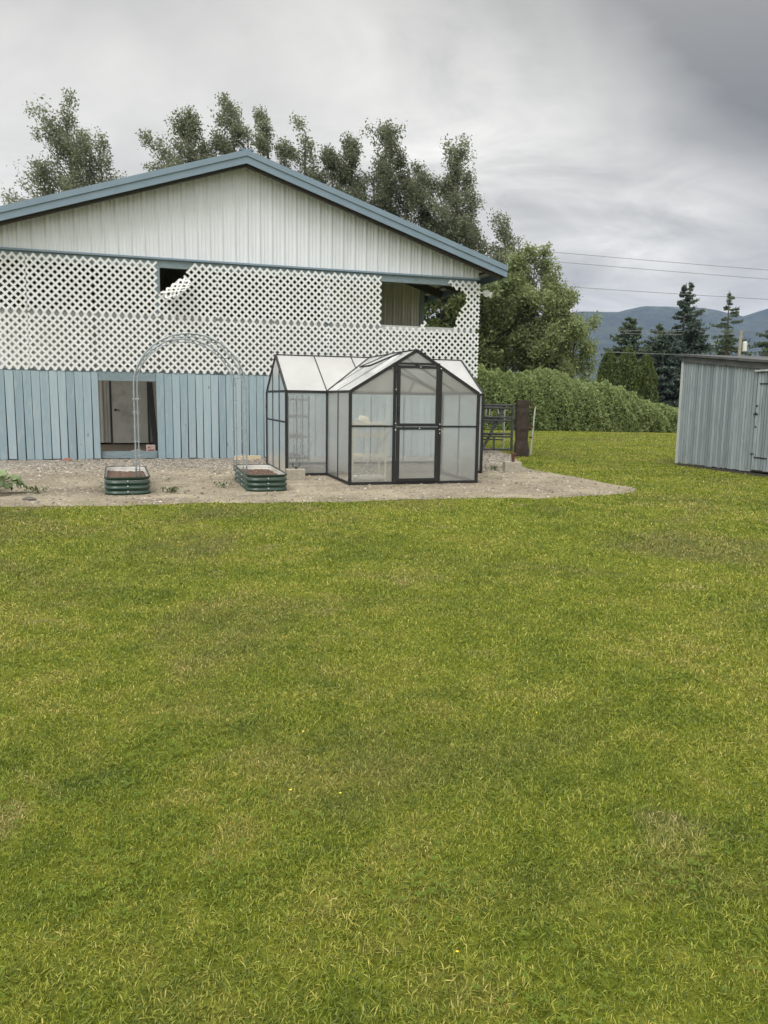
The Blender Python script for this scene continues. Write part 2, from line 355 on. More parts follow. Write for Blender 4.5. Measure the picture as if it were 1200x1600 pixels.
def np_mesh(name, V, F, mat, tint=None, parent=None, smooth=False):
    """V (n,3); F list of (m,k) index arrays; tint per face, in the order of F"""
    me = bpy.data.meshes.new(name); me.vertices.add(len(V)); me.vertices.foreach_set('co', np.asarray(V, np.float32).ravel())
    loops = np.concatenate([f.ravel() for f in F]); tot = np.concatenate([np.full(len(f), f.shape[1]) for f in F])
    st = np.concatenate([[0], np.cumsum(tot)[:-1]])
    me.loops.add(len(loops)); me.loops.foreach_set('vertex_index', loops.astype(np.int32))
    me.polygons.add(len(tot)); me.polygons.foreach_set('loop_start', st.astype(np.int32)); me.polygons.foreach_set('loop_total', tot.astype(np.int32))
    if smooth: me.polygons.foreach_set('use_smooth', np.ones(len(tot), bool))
    me.update(calc_edges=True)
    if tint is not None:
        a = me.attributes.new('tint', 'FLOAT', 'FACE'); a.data.foreach_set('value', np.asarray(tint, np.float32))
    me.materials.append(MAT[mat]); o = bpy.data.objects.new(name, me); C.objects.link(o)
    if parent: o.parent = parent
    return o

# ---------------------------------------------------------------- terrain
def sheet(name, xs, ys, zf, mat):
    XX, YY = np.meshgrid(xs, ys); V = np.stack([XX.ravel(), YY.ravel(), zf(XX.ravel(), YY.ravel())], 1)
    nx = len(xs); i = np.arange(len(ys) - 1)[:, None] * nx + np.arange(nx - 1)[None]; i = i.ravel()
    return np_mesh(name, V, [np.stack([i, i + 1, i + nx + 1, i + nx], 1)], mat, smooth=True)
ga = np.concatenate([-np.geomspace(4500, 12, 22), np.linspace(-10, 10, 21), np.geomspace(12, 4500, 22)])
gy = np.concatenate([-np.geomspace(900, 8, 12), np.linspace(-6, 45, 52), np.geomspace(50, 5200, 24)])
tag(sheet('ground', ga, gy, lambda x, y: 0 * x, 'lawn'), 'wide level mown lawn running to the hedge and the fields beyond', 'lawn', kind='structure')
# far forested ridge
rs = np.random.RandomState(5)
RX = np.array([-2200, -900, 0, 500, 650, 729, 860, 960, 1049, 1150, 1230, 1330, 1419, 1600, 2000, 3000]) * 1.0
RZ = np.array([180, 240, 300, 325, 332, 339, 340, 364, 366, 362, 352, 330, 360, 385, 330, 260]) * 1.0
hx = np.linspace(-2200, 3000, 400); hy = np.linspace(2150, 3900, 46)
def hillz(x, y):
    t = (y - 3000) / 850.0; prof = np.where(t < 0, np.clip(1 + t, 0, 1) ** 1.15, np.clip(1 - t, 0, 1))
    z = np.interp(x * 3000 / np.maximum(y, 100), RX, RZ) * prof
    w = 0
    for k, (a, fx, fy, ph) in enumerate([(14, .012, .009, .3), (8, .027, .02, 1.9), (4, .06, .05, 4), (2.5, .13, .11, 2)]):
        w = w + a * np.sin(x * fx + ph + 1.3 * np.sin(y * fy)) * np.cos(y * fy * .8 + ph)
    return z + w * np.clip(np.abs(t) * 1.6, .12, 1) * prof - 3
tag(sheet('hills', hx, hy, hillz, 'hill'), 'long blue forested mountain ridge on the horizon', 'hills', kind='structure')
# gravel bed
GP = [(-9, 8.6), (-7, 9.2), (-4.78, 9.72), (-3.06, 10.08), (-1.28, 10.42), (0, 10.86), (1.29, 11.22), (2.2, 11.45), (2.88, 11.72), (3.5, 12.0), (3.95, 12.35), (4.16, 12.75), (4.05, 13.2), (3.85, 13.9),
      (3.55, 14.9), (3.02, 15.9), (3.0, 17), (3.15, 18.5), (3.35, 20.6), (3.2, 22), (2.9, 25), (1.5, 30), (-12, 26), (-12, 9)]
def smooth_poly(P, k=4, amp=.13, seed=1):
    r = random.Random(seed); out = []
    for i in range(len(P)):
        a, b = P[i], P[(i + 1) % len(P)]
        n = max(2, int(math.dist(a, b) / .09))
        for j in range(n):
            t = j / n; out.append((a[0] + (b[0] - a[0]) * t, a[1] + (b[1] - a[1]) * t))
    ph = [r.random() * 6 for _ in range(4)]; res = []
    for i, (x, y) in enumerate(out):
        s = i * .09
        w = amp * (.8 * math.sin(s * .8 + ph[3]) + math.sin(s * 1.9 + ph[0]) + .7 * math.sin(s * 4.3 + ph[1]) + .5 * math.sin(s * 11 + ph[2])) * .5 + r.uniform(-.02, .02)
        res.append((x + w * .3, y + w))
    return res
GPS = smooth_poly(GP)
mb = MB(); mb.add([(x, y, .004) for x, y in GPS], [tuple(range(len(GPS)))])
tag(mb.build('gravel_bed', 'gravel'), 'sandy gravel bed round the greenhouse and along the barn', 'gravel', kind='structure')
def inpoly(x, y, P):
    P = np.array(P); c = np.zeros(len(x), bool); j = len(P) - 1
    for i in range(len(P)):
        xi, yi = P[i]; xj, yj = P[j]
        with np.errstate(divide='ignore', invalid='ignore'):
            t = ((yi > y) != (yj > y)) & (x < (xj - xi) * (y - yi) / (yj - yi + 1e-12) + xi)
        c ^= t; j = i
    return c
# shed footprint, needed to keep the grass out
SP, SA = (6.69, 17.95), -1.2817
def shed_in(x, y):
    ca, sa = math.cos(SA), math.sin(SA); u = (x - SP[0]) * ca + (y - SP[1]) * sa; v = -(x - SP[0]) * sa + (y - SP[1]) * ca
    return (u > 0) & (u < 4.2) & (v > 0) & (v < 3)

# ---------------------------------------------------------------- grass
def blades(seed, n, dmin, dmax, dens, h0, w0, lod, half=R(78), keep_edge=True):
    r = np.random.RandomState(seed)
    # radial density: dens blades / m2 out to lod metres, then thinning with the square of the distance
    d = np.linspace(dmin, dmax, 4000); rho = dens * np.minimum(1, (lod / d) ** 2) * d
    cdf = np.cumsum(rho); total = cdf[-1] * (d[1] - d[0]) * 2 * half; cdf /= cdf[-1]
    n = int(total); rr = np.interp(r.rand(n), cdf, d); th = (r.rand(n) * 2 - 1) * half
    kp = (np.abs(th) < R(36)) | (r.rand(n) < .36); rr, th = rr[kp], th[kp]; n = len(rr)
    x = rr * np.sin(th); y = rr * np.cos(th)
    sg = np.where(r.rand(n) < .16, .30, .05); ok = ~inpoly(x + r.randn(n) * sg, y + r.randn(n) * sg, GPS) & ~shed_in(x, y) & (y < 37.6)
    return x[ok], y[ok], rr[ok], r
def build_blades(name, x, y, rr, r, h0, w0, lod, label, cat, tlo=0, thi=1):
    n = len(x); sc = np.maximum(1, rr / lod); wide = np.where(np.abs(np.arctan2(x, y)) < R(36), 1.0, 1.7)
    clump = np.sin(x * 3.1 + 2 * np.sin(y * 2.3)) * np.sin(y * 2.7 + 1.5 * np.sin(x * 1.9)); clump2 = np.sin(x * 9 + 2 * np.sin(y * 7)) * np.sin(y * 8 + x * 2)
    h = h0 * (.55 + .9 * r.rand(n)) * (1 + .25 * clump + .2 * clump2) * np.minimum(sc ** .35, 1.6)
    w = w0 * (.6 + .8 * r.rand(n)) * sc * wide
    az = r.rand(n) * 2 * math.pi; el = R(15) + R(65) * r.rand(n) ** .8      # mown grass: many blades lie over
    dx, dy, dz = np.cos(az) * np.cos(el), np.sin(az) * np.cos(el), np.sin(el)
    # blade plane: its width is roughly horizontal, twisted a little
    tw = r.randn(n) * .6; px, py = -np.sin(az), np.cos(az); pz = np.sin(tw); px *= np.cos(tw); py *= np.cos(tw)
    B0 = np.stack([x, y, np.zeros(n)], 1); D = np.stack([dx, dy, dz], 1); P = np.stack([px, py, pz], 1)
    P /= np.linalg.norm(P, axis=1)[:, None]
    bend = np.stack([dx * .5, dy * .5, -(.3 + .5 * r.rand(n)) * dz], 1)
    m_ = B0 + D * (h * .55)[:, None]; t_ = B0 + D * h[:, None] + bend * (h * .42)[:, None]
    m_[:, 2] = np.maximum(m_[:, 2], .006); t_[:, 2] = np.maximum(t_[:, 2], .008)
    hw = (w / 2)[:, None]
    V = np.stack([B0 - P * hw * .8, B0 + P * hw * .8, m_ + P * hw, m_ - P * hw, t_], 1).reshape(-1, 3)
    i = np.arange(n) * 5
    q = np.stack([i, i + 1, i + 2, i + 3], 1); t3 = np.stack([i + 3, i + 2, i + 4], 1)
    tn = tlo + (thi - tlo) * r.rand(n)
    o = np_mesh(name, V, [q, t3], 'blade', np.concatenate([tn, tn]))
    return tag(o, label, cat, kind='stuff')
x, y, rr, r = blades(11, 0, .9, 38, 27000, .045, .0032, 2.8)
build_blades('grass', x, y, rr, r, .0175, .0025, 2.8, 'short mown yellow green grass with dry blades among it', 'grass')
print('blades', len(x))

# clover and small broad weeds in the near lawn
def clover():
    r = np.random.RandomState(3); V = []; F = []; T = []
    xs = []; 
    for c in range(70):
        a = (r.rand() * 2 - 1) * R(34); d = 1.5 + 8 * r.rand() ** 1.3; cx, cy = d * math.sin(a), d * math.cos(a)
        for k in range(int(8 + 40 * r.rand())):
            xs.append((cx + r.randn() * .09, cy + r.randn() * .09))
    for (X_, Y_) in xs:
        z = .018 + .02 * r.rand(); s = .005 + .005 * r.rand(); a0 = r.rand() * 6.28; tn = r.rand()
        for k in range(3):
            a = a0 + k * 2.094; b = len(V); nx_, ny_ = math.cos(a), math.sin(a); qx, qy = -ny_, nx_; tl = r.uniform(-.3, .5) * s
            V += [(X_, Y_, z), (X_ + nx_ * s * .8 + qx * s * .6, Y_ + ny_ * s * .8 + qy * s * .6, z + tl * .7), (X_ + nx_ * s * 1.5, Y_ + ny_ * s * 1.5, z + tl), (X_ + nx_ * s * .8 - qx * s * .6, Y_ + ny_ * s * .8 - qy * s * .6, z + tl * .7)]
            F.append((b, b + 1, b + 2, b + 3)); T.append(tn * .7 + .1)
    o = np_mesh('clover', np.array(V), [np.array(F)], 'clover', T); tag(o, 'small clover patches scattered through the near lawn', 'clover', kind='stuff')
MAT['clover'] = leafmat('clover leaves', (.12, .18, .028), (.19, .26, .05), .45, rough=.9)
MAT['clover'].node_tree.nodes['Principled BSDF'].inputs['Specular IOR Level'].default_value = .05
clover()
MAT['yellow'] = mottled('buttercup yellow', (.75, .55, .03), (.85, .65, .05), 9, .5, bump=0)
def buttercups():
    r = random.Random(8); m = MB()
    for k in range(40):
        a = r.uniform(-.5, .5); d = 1.6 + 9 * r.random(); cx, cy = d * math.sin(a), d * math.cos(a); z = r.uniform(.03, .05); s = r.uniform(.003, .0055)
        vs = [(cx, cy, z - .003)] + [(cx + s * (1 if j % 2 else .72) * math.cos(j * math.pi / 5), cy + s * (1 if j % 2 else .72) * math.sin(j * math.pi / 5), z) for j in range(10)]
        m.add(vs, [(0, 1 + j, 1 + (j + 1) % 10) for j in range(10)])
    tag(m.build('buttercups', 'yellow'), 'tiny yellow flowers dotted in the lawn', 'flowers', kind='stuff')
buttercups()
# pebbles
def pebbles():
    r = np.random.RandomState(4); n = 60000
    x = r.uniform(-7, 5, n); y = r.uniform(9.5, 22.5, n)
    dist = 18.73 - (-math.sin(.308) * x + math.cos(.308) * y) - .5
    dist = (18.131 * math.cos(.308) + 3.1925 * math.sin(.308)) - (-math.sin(.308) * x + math.cos(.308) * y)
    p = np.where(dist < 2.6, 1.0, np.where(dist < 3.8, .5, .2)) * (dist > -1.5)
    p = np.where((x > 1.8) & (y > 15.5) & (dist < 6), 1, p)
    ok = (r.rand(n) < p) & inpoly(x, y, GPS); x, y = x[ok], y[ok]; n = len(x)
    s = .008 + .022 * r.rand(n) ** 2.2
    base = np.array([(1, 0, 0), (.3, .95, 0), (-.8, .6, 0), (-.8, -.6, 0), (.3, -.95, 0), (.1, .05, .75)])
    jit = 1 + .35 * r.randn(n, 6, 1); a = r.rand(n) * 6.28; ca, sa = np.cos(a), np.sin(a)
    B = base[None] * jit * s[:, None, None]; V = np.stack([B[..., 0] * ca[:, None] - B[..., 1] * sa[:, None] + x[:, None], B[..., 0] * sa[:, None] + B[..., 1] * ca[:, None] + y[:, None], B[..., 2] * .8 + .005], -1).reshape(-1, 3)
    i = (np.arange(n) * 6)[:, None]; F = np.concatenate([i + np.array([[k, (k + 1) % 5, 5]]) for k in range(5)], 0)
    t = r.rand(n); tag(np_mesh('gravel_stones', V, [F], 'pebble', np.tile(t, 5)), 'loose grey and tan stones lying over the gravel bed', 'gravel', kind='stuff')
pebbles()

# ---------------------------------------------------------------- BARN
BT = .3083
barn = empty('barn', (-3.1925, 18.131, 0), BT, 'large off-white steel barn with blue trimmed gable roof and torn white lattice porch', 'barn')
ZA, SL = 6.64, .322; UE = 5.73; EAVE = 6.25; DEEP = 15.5; REC = 3.7
rz = lambda u: ZA - SL * abs(u)
def ribbed(m, u0, u1, zb, zt, y, pitch=.275, d=.024, flip=1):
    """ribbed sheet in the plane y, from u0 to u1"""
    prof = [(0, 0), (.035, d), (.06, d), (.095, 0), (.13, 0), (.14, .007), (.155, .007), (.165, 0), (.21, 0), (.22, .007), (.235, .007), (.245, 0)]
    us = []; k = math.floor(u0 / pitch) - 1
    while k * pitch < u1 + pitch:
        us += [(k * pitch + a, b) for a, b in prof]; k += 1
    if u0 < 0 < u1: us += [(0.0, 0)]
    us = sorted(set(us)); us = [(u0, 0)] + [q for q in us if u0 < q[0] < u1] + [(u1, 0)]
    vs = []; 
    for u, b in us: vs += [(u, y - b * flip, zb(u)), (u, y - b * flip, zt(u))]
    fs = [(2 * i, 2 * i + 2, 2 * i + 3, 2 * i + 1) for i in range(len(us) - 1)]
    m.add(vs, fs); return m
m = ribbed(MB(), -UE, 5.70, lambda u: 4.34, lambda u: rz(u) - .16, 0.0); m.box(-UE, 5.70, .03, .06, 4.35, 4.75)
m.build('gable_wall', 'siding', barn)
# roof slopes (> lining) and rake trim
for sgn in (1, -1):
    m = MB(); n_ = math.sqrt(1 + SL * SL)
    a = [(0, -.42, ZA - .03), (sgn * EAVE, -.42, rz(EAVE) - .03), (sgn * EAVE, DEEP, rz(EAVE) - .03), (0, DEEP, ZA - .03)]
    b = [(p[0], p[1], p[2] - .05) for p in a]
    m.add(a + b, [(0, 1, 2, 3), (7, 6, 5, 4), (0, 4, 5, 1), (1, 5, 6, 2), (2, 6, 7, 3), (3, 7, 4, 0)])
    rf = m.build('roof', 'roof_metal', barn)
    m = MB()
    a = [(0, -.40, ZA - .083), (sgn * (EAVE - .03), -.40, rz(EAVE - .03) - .083), (sgn * (EAVE - .03), DEEP, rz(EAVE - .03) - .083), (0, DEEP, ZA - .083)]
    b = [(p[0], p[1], p[2] - .012) for p in a]
    m.add(a + b, [(0, 1, 2, 3), (7, 6, 5, 4), (0, 4, 5, 1), (1, 5, 6, 2), (2, 6, 7, 3), (3, 7, 4, 0)])
    m.build('roof_lining', 'ceiling', rf)
    m = MB()                                                    # rafters follow the slope, purlins run back
    for v in [-.30] + [1.2 + 1.25 * k for k in range(11)]:
        m.bar((sgn * .02, v, ZA - .20), (sgn * (EAVE - .05), v, rz(EAVE) - .20), .07, .21, (0, 0, 1))
    m.each('rafter', 'dark_wood', barn)
    m = MB()
    for u in (1.2, 2.5, 3.8, 5.0, 6.05): m.bar((sgn * u, -.36, rz(u) - .105), (sgn * u, DEEP, rz(u) - .105), .05, .03)
    m.each('purlin', 'dark_wood', barn)
    # stepped rake trim
    m = MB()
    def rake(off_t, off_b, y0, y1):
        vs = [(0, y0, ZA - off_t), (sgn * EAVE, y0, rz(EAVE) - off_t), (sgn * EAVE, y0, rz(EAVE) - off_b), (0, y0, ZA - off_b)]
        vs += [(p[0], y1, p[2]) for p in vs]
        m.add(vs, [(0, 1, 2, 3), (7, 6, 5, 4), (0, 4, 5, 1), (1, 5, 6, 2), (2, 6, 7, 3), (3, 7, 4, 0)])
    rake(-.008, .115, -.475, -.42); rake(.1155, .265, -.452, -.42)
    m.build('rake_trim', 'fascia', barn)
    m = MB(); e = sgn * (EAVE + .02); m.box(min(e, e - sgn * .03), max(e, e - sgn * .03), -.40, DEEP, rz(EAVE) - .26, rz(EAVE) - .085)
    for v in (): pass
    m.build('eave_trim', 'fascia', barn)
    m = MB()                                                    # soffit board behind the rake trim
    vs = [(0, -.418, ZA - .21), (sgn * (EAVE - .06), -.418, rz(EAVE) - .21), (sgn * (EAVE - .06), -.03, rz(EAVE) - .21), (0, -.03, ZA - .21)]
    vs += [(p[0], p[1], p[2] - .015) for p in vs]
    m.add(vs, [(0, 1, 2, 3), (7, 6, 5, 4), (0, 4, 5, 1), (1, 5, 6, 2), (2, 6, 7, 3), (3, 7, 4, 0)]); m.build('soffit', 'dark_wood', barn)
m = MB(); m.bar((0, -.45, ZA + .012), (0, DEEP, ZA + .012), .3, .03); m.build('ridge_cap', 'roof_metal', barn)
# beam, flashing, posts, rails of the porch
m = MB(); m.box(-UE, 5.72, -.05, .03, 4.325, 4.365); m.build('flashing', 'fascia', barn)
m = MB(); m.box(-UE, 5.66, .0, .12, 4.16, 4.322); m.build('beam', 'blue_beam', barn)
m = MB(); m.box(-UE, 5.66, .05, .10, 3.04, 3.16); m.build('lattice_rail', 'lattice_rail', barn)
m = MB(); m.box(-UE, 5.66, .05, .11, 1.80, 1.94); m.build('top_rail', 'blue_beam', barn)
for u in (-5.66, -1.90, 1.9, 5.60):
    m = MB(); m.box(u - .05, u + .05, .004 if u == -1.9 else .02, .14, 0, 4.16) if u != -1.9 else m.box(u - .045, u + .055, -.004, .135, 3.17, 4.158)
    m.build('post', 'blue_beam', barn, bevel=.006)
# lattice panels: slats at 45 degrees in two layers, clipped to the panel outline
def clip_line(P, o, d):
    ts = []
    for i in range(len(P)):
        a, b = P[i], P[(i + 1) % len(P)]; ex, ey = b[0] - a[0], b[1] - a[1]; den = d[0] * ey - d[1] * ex
        if abs(den) < 1e-9: continue
        t = ((a[0] - o[0]) * ey - (a[1] - o[1]) * ex) / den; s = ((a[0] - o[0]) * d[1] - (a[1] - o[1]) * d[0]) / den
        if 0 <= s < 1: ts.append(t)
    ts.sort(); return [(ts[i], ts[i + 1]) for i in range(0, len(ts) - 1, 2)]
PIT = .1612
def lattice(P, ou, oz, y=-.012, w=.047, seed=0):
    m = MB(); q = math.sqrt(.5); r = random.Random(seed); us = [p[0] for p in P]; zs = [p[1] for p in P]
    for layer, sg in ((0, 1), (1, -1)):
        d = (q, sg * q); k0 = int((min(us) - max(zs) - 3 - ou + oz) / PIT) - 2
        for k in range(-60, 60):
            # line: (u-ou) - sg*(z-oz) = k*PIT
            o = (ou + k * PIT, oz)
            for t0, t1 in clip_line(P, o, d):
                if t1 - t0 < .03: continue
                yy = y - layer * .007 - .001; t0 -= .012; t1 += .012
                a = (o[0] + d[0] * t0, o[1] + d[1] * t0); b = (o[0] + d[0] * t1, o[1] + d[1] * t1); nx_, nz_ = -d[1] * w / 2, d[0] * w / 2; c = .3
                # slat ends taper slightly, as cut lattice does
                pts = [(a[0] + nx_, a[1] + nz_), (a[0] - nx_, a[1] - nz_), (b[0] - nx_, b[1] - nz_), (b[0] + nx_, b[1] + nz_)]
                vs = [(p[0], yy, p[1]) for p in pts] + [(p[0], yy - .0065, p[1]) for p in pts]
                m.add(vs, [(0, 1, 2, 3), (7, 6, 5, 4), (0, 4, 5, 1), (1, 5, 6, 2), (2, 6, 7, 3), (3, 7, 4, 0)])
    return m
edges = [-5.73, -4.52, -3.21, -1.90, -.635, .635, 1.90, 3.20, 4.47, 5.74]
Z0, Z1, Z2 = 1.925, 3.10, 4.27
for i in range(9):
    a, b = edges[i] + .012, edges[i + 1] - .012
    yj = [-.012, -.016, -.011, -.018, -.013, -.017, -.012, -.019, -.012][i]
    low = lattice([(a, Z0), (b, Z0), (b, Z1 - .012), (a, Z1 - .012)], edges[i], Z0 + .02, yj, seed=i)
    if i == 7: low = lattice([(a, Z0), (b, Z0), (b, 3.06), (4.30, 3.06), (4.34, 3.26), (4.27, 3.28), (4.16, Z1), (a, Z1)], edges[i], Z0 + .02, yj)
    low.build('lattice_panel', 'lattice', barn)
    if i == 3:
        P = [(a, Z1), (b, Z1), (b, Z2), (-1.13, Z2), (-1.34, 3.99), (-1.86, 3.60), (a, 3.56)]
        tag(lattice(P, edges[i], Z1 + .03, yj).build('lattice_panel', 'lattice', barn), 'torn lattice panel with its upper corner folded down')
    elif i == 7: 
        pass
    elif i == 8:
        P = [(4.83, Z2), (5.10, 4.08), (5.28, 4.05), (5.40, 3.96), (5.36, 3.72), (5.18, 3.50), (5.10, 3.18), (5.02, Z1), (b, Z1), (b, Z2)]
        tag(lattice(P, edges[i], Z1 + .03, yj).build('lattice_panel', 'lattice', barn), 'broken lattice panel with a large ragged hole')
    else:
        lattice([(a, Z1 + .012), (b, Z1 + .012), (b, Z2), (a, Z2)], edges[i], Z1 + .03, yj, seed=i).build('lattice_panel', 'lattice', barn)
# folded corner of torn lattice: built flat then hinged out about the fold line
fl = lattice([(.04, -.26), (.24, -.44), (.52, -.40), (.68, -.12), (.60, 0), (0.02, 0)], .02, 0, 0, w=.04)
A = Vector((-1.86, -.03, 3.60)); Bv = Vector((-1.30, -.03, 4.02)); ax = (Bv - A).normalized(); outn = Vector((0, -1, 0)); dn = ax.cross(outn).normalized()
if dn.z > 0: dn = -dn
vs = []
for (u, y_, z) in fl.v:
    curl = .22 + 1.6 * (-z); dirv = dn * math.cos(curl) + outn * math.sin(curl)
    vs.append(tuple(A + ax * (u + .02) + dirv * (-z) + outn * (.012 - y_)))
fl.v = vs; fl.build('lattice_flap', 'lattice_fresh', barn)
# plank skirts
def skirt(u0, u1, seed, w=.172):
    r = random.Random(seed); m = MB(); u = u0
    while u < u1 - .02:
        ww = min(w + r.uniform(-.006, .006), u1 - u); g = r.uniform(.006, .014); g2 = r.uniform(.014, .036); zt = Z0 - .03 + r.uniform(-.012, .012); zb = r.uniform(-.0, .03); y = r.uniform(-.004, .004) - .012
        sh = r.uniform(-.006, .006)
        a, b = u + g * .5, u + ww - g * .5; c, d = u + g2 * .5 + sh, u + ww - g2 * .5 + sh
        vs = [(c, y, zb), (d, y, zb), (d, y + .022, zb), (c, y + .022, zb), (a, y, zt), (b, y, zt), (b, y + .022, zt), (a, y + .022, zt)]
        m.add(vs, [(0, 3, 2, 1), (4, 5, 6, 7), (0, 1, 5, 4), (1, 2, 6, 5), (2, 3, 7, 6), (3, 0, 4, 7)], r.random()); u += ww
    return m
random.seed(2)
skirt(-5.73, -3.185, 4).build('plank_wall', 'blue_plank', barn)
skirt(-1.985, 5.66, 9).build('plank_wall', 'blue_plank', barn)
m = MB(); m.box(-5.7, -3.19, .018, .03, .02, 1.79); m.build('gap_shade_sheet', 'dark_wood', barn)  # added dark sheet standing in for shade in the plank gaps
m = MB(); m.box(-1.98, 5.64, .018, .03, .02, 1.79); m.build('gap_shade_sheet', 'dark_wood', barn)  # same added sheet right of the doorway, keeps the gaps dark
m = MB(); m.box(-3.18, -1.99, -.008, .045, 1.715, 1.90); m.build('door_header', 'blue_beam', barn)
m = MB(); m.box(-3.18, -1.99, .06, .20, .02, .17); m.build('door_sill', 'blue_beam', barn)
# porch floor, recessed wall with its door, interior
m = MB(); m.box(-5.6, 5.6, .2, DEEP - .3, .0, .11); m.build('floor', 'barn_floor', barn)
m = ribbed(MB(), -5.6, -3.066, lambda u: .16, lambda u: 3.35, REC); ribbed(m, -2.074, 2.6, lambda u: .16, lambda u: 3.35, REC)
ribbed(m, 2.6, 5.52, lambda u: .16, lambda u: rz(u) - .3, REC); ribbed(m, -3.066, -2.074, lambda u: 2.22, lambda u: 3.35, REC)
m.build('inner_wall', 'shaded_siding', barn)
m = MB(); m.box(-5.6, 2.6, REC + .03, REC + .12, 3.0, 3.40); m.build('loft_edge', 'dark_wood', barn)
m = MB(); m.box(5.525, 5.66, REC - .02, REC + .12, .11, rz(5.6) - .3); m.build('corner_post', 'blue_beam', barn)
m = MB()
for s in (-5.62, 5.62):
    m.box(s - .02, s + .02, REC + .13, DEEP, 0, rz(5.64) - .32)
m.box(-5.6, 5.6, DEEP - .1, DEEP - .05, 0, 4.5); m.box(-5.58, 2.55, REC + .13, DEEP - .11, 3.05, 3.12)
m.each('side_wall', 'siding', barn)
m = MB(); m.box(-5.58, 5.58, 8.0, 8.05, .12, rz(5.6) - .4); m.add([(-5.5, 8.02, 4.0), (5.5, 8.02, 4.0), (0, 8.02, ZA - .3)], [(0, 1, 2)]); m.build('partition', 'inner_wood', barn)
dr = MB().box(-3.02, -2.12, REC - .03, REC + .02, .15, 2.15).build('door', 'door_paint', barn, bevel=.004)
m = MB(); m.tube([(-2.93, REC - .03, 1.02), (-2.93, REC - .085, 1.02)], .02, 10); m.tube([(-2.93, REC - .08, 1.02), (-2.82, REC - .08, 1.015)], .011, 8); m.tube([(-2.93, REC - .032, 1.02), (-2.93, REC - .04, 1.02)], .035, 12)
m.build('handle', 'dark_trim', dr)
m = MB(); m.box(-3.065, -3.03, REC - .05, REC + .03, .11, 2.22); m.box(-2.11, -2.075, REC - .05, REC + .03, .11, 2.22); m.box(-3.029, -2.111, REC - .048, REC + .03, 2.155, 2.218); m.build('door_frame', 'dark_trim', barn)
# side rail seen through the hole, floodlight on the corner, roof vent
m = MB(); m.bar((5.6, .14, 3.10), (5.6, REC - .05, 3.10), .05, .12); m.build('side_rail', 'blue_beam', barn)
m = MB(); m.bar((5.70, .02, 4.02), (5.86, -.06, 4.04), .03, .03); m.tube([(5.86, -.02, 4.05), (5.87, -.14, 4.0)], [.05, .085], 12); m.tube([(5.90, .0, 4.03), (6.02, -.10, 3.97)], [.045, .08], 12)
m.build('floodlight', 'lamp_glass', barn)
m = MB(); m.tube([(-4.55, 1.0, rz(4.55) - .1), (-4.55, 1.0, rz(4.55) + .30)], .11, 12); m.tube([(-4.55, 1.0, rz(4.55) + .30), (-4.55, 1.0, rz(4.55) + .37)], [.2, .14], 14)
m.build('roof_vent', 'dark_trim', barn)
# things in the doorway
t = MB(); t.add([(0, 0, 0), (.13, .0, 0), (.13, .0, 1.62), (.01, .0, 1.62), (0, .03, 0), (.13, .03, 0), (.13, .03, 1.62), (.01, .03, 1.62)], [(0, 1, 2, 3), (7, 6, 5, 4), (0, 4, 5, 1), (1, 5, 6, 2), (2, 6, 7, 3), (3, 7, 4, 0)])
def bw(u, v, z=0):
    c, s = math.cos(BT), math.sin(BT); return (-3.1925 + u * c - v * s, 18.131 + u * s + v * c, z)
o = t.build('board', 'black', bevel=.004); o.location = bw(-2.05, 1.25, .11); o.rotation_euler = (R(-6), R(-4), BT)
tag(o, 'tall black board leaning inside the barn doorway', 'board')
o = empty('box', bw(-2.12, .55, .11), BT, 'small pink and white carton on the floor of the barn doorway', 'box')
MB().box(-.10, .10, 0, .16, 0, .17).build('carton', 'cardboard', o, bevel=.003)
m = MB(); m.box(-.07, .07, -.004, -.001, .03, .07); m.box(-.07, -.01, -.004, -.001, .10, .13); m.build('print', 'card_red', o)
o = MB().box(-.12, .12, -.05, .05, 0, .03).build('wood_scrap', 'raw_wood'); o.location = bw(-2.42, .75, .115); o.rotation_euler = (0, R(3), BT + .5)
tag(o, 'short pale wood scrap on the doorway floor beside the carton', 'wood scrap')

# ---------------------------------------------------------------- GREENHOUSE
GT = .2962; GL = (-.5678, 12.7279)
gh = empty('greenhouse', (*GL, 0), GT, 'black framed cross-shaped greenhouse with milky panels and closed double half door', 'greenhouse')
def gw(u, v, z=0):
    c, s = math.cos(GT), math.sin(GT); return (GL[0] + u * c - v * s, GL[1] + u * s + v * c, z)
W1, H, PK, DF, WL, W2, WR = 2.233, 1.52, 2.2, 1.674, .748, 2.33, .83
DB = DF + W2; UM = W1 / 2; VM = DF + W2 / 2
fr = MB(); T = .038
def fb(a, b, w=T, h=T): fr.bar(a, b, w, h)
zb, ze = .03, H
# base and eave outline of the cross shaped plan
out = [(0, 0), (W1, 0), (W1, DF), (W1 + WR, DF), (W1 + WR, DB), (-WL, DB), (-WL, DF), (0, DF)]
for i in range(8):
    a, b = out[i], out[(i + 1) % 8]
    fb((*a, zb), (*b, zb), .036, .045); 
    if i in (0, 3, 5 + 1 - 1 + 0) and False: pass
    if not (a[1] == 0 and b[1] == 0): fb((*a, ze), (*b, ze), .040, .042)
for a in out: fb((*a, 0), (*a, ze), .046, .046)
# gable rafters + ridges + valleys
for a, b in [((0, 0, H), (UM, 0, PK)), ((W1, 0, H), (UM, 0, PK)), ((-WL, DF, H), (-WL, VM, PK)), ((-WL, DB, H), (-WL, VM, PK)),
             ((W1 + WR, DF, H), (W1 + WR, VM, PK)), ((W1 + WR, DB, H), (W1 + WR, VM, PK)), ((UM, 0, PK), (UM, VM, PK)), ((-WL, VM, PK), (W1 + WR, VM, PK)),
             ((0, DF, H), (UM, VM, PK)), ((W1, DF, H), (UM, VM, PK))]:
    fb(a, b, .034, .05)
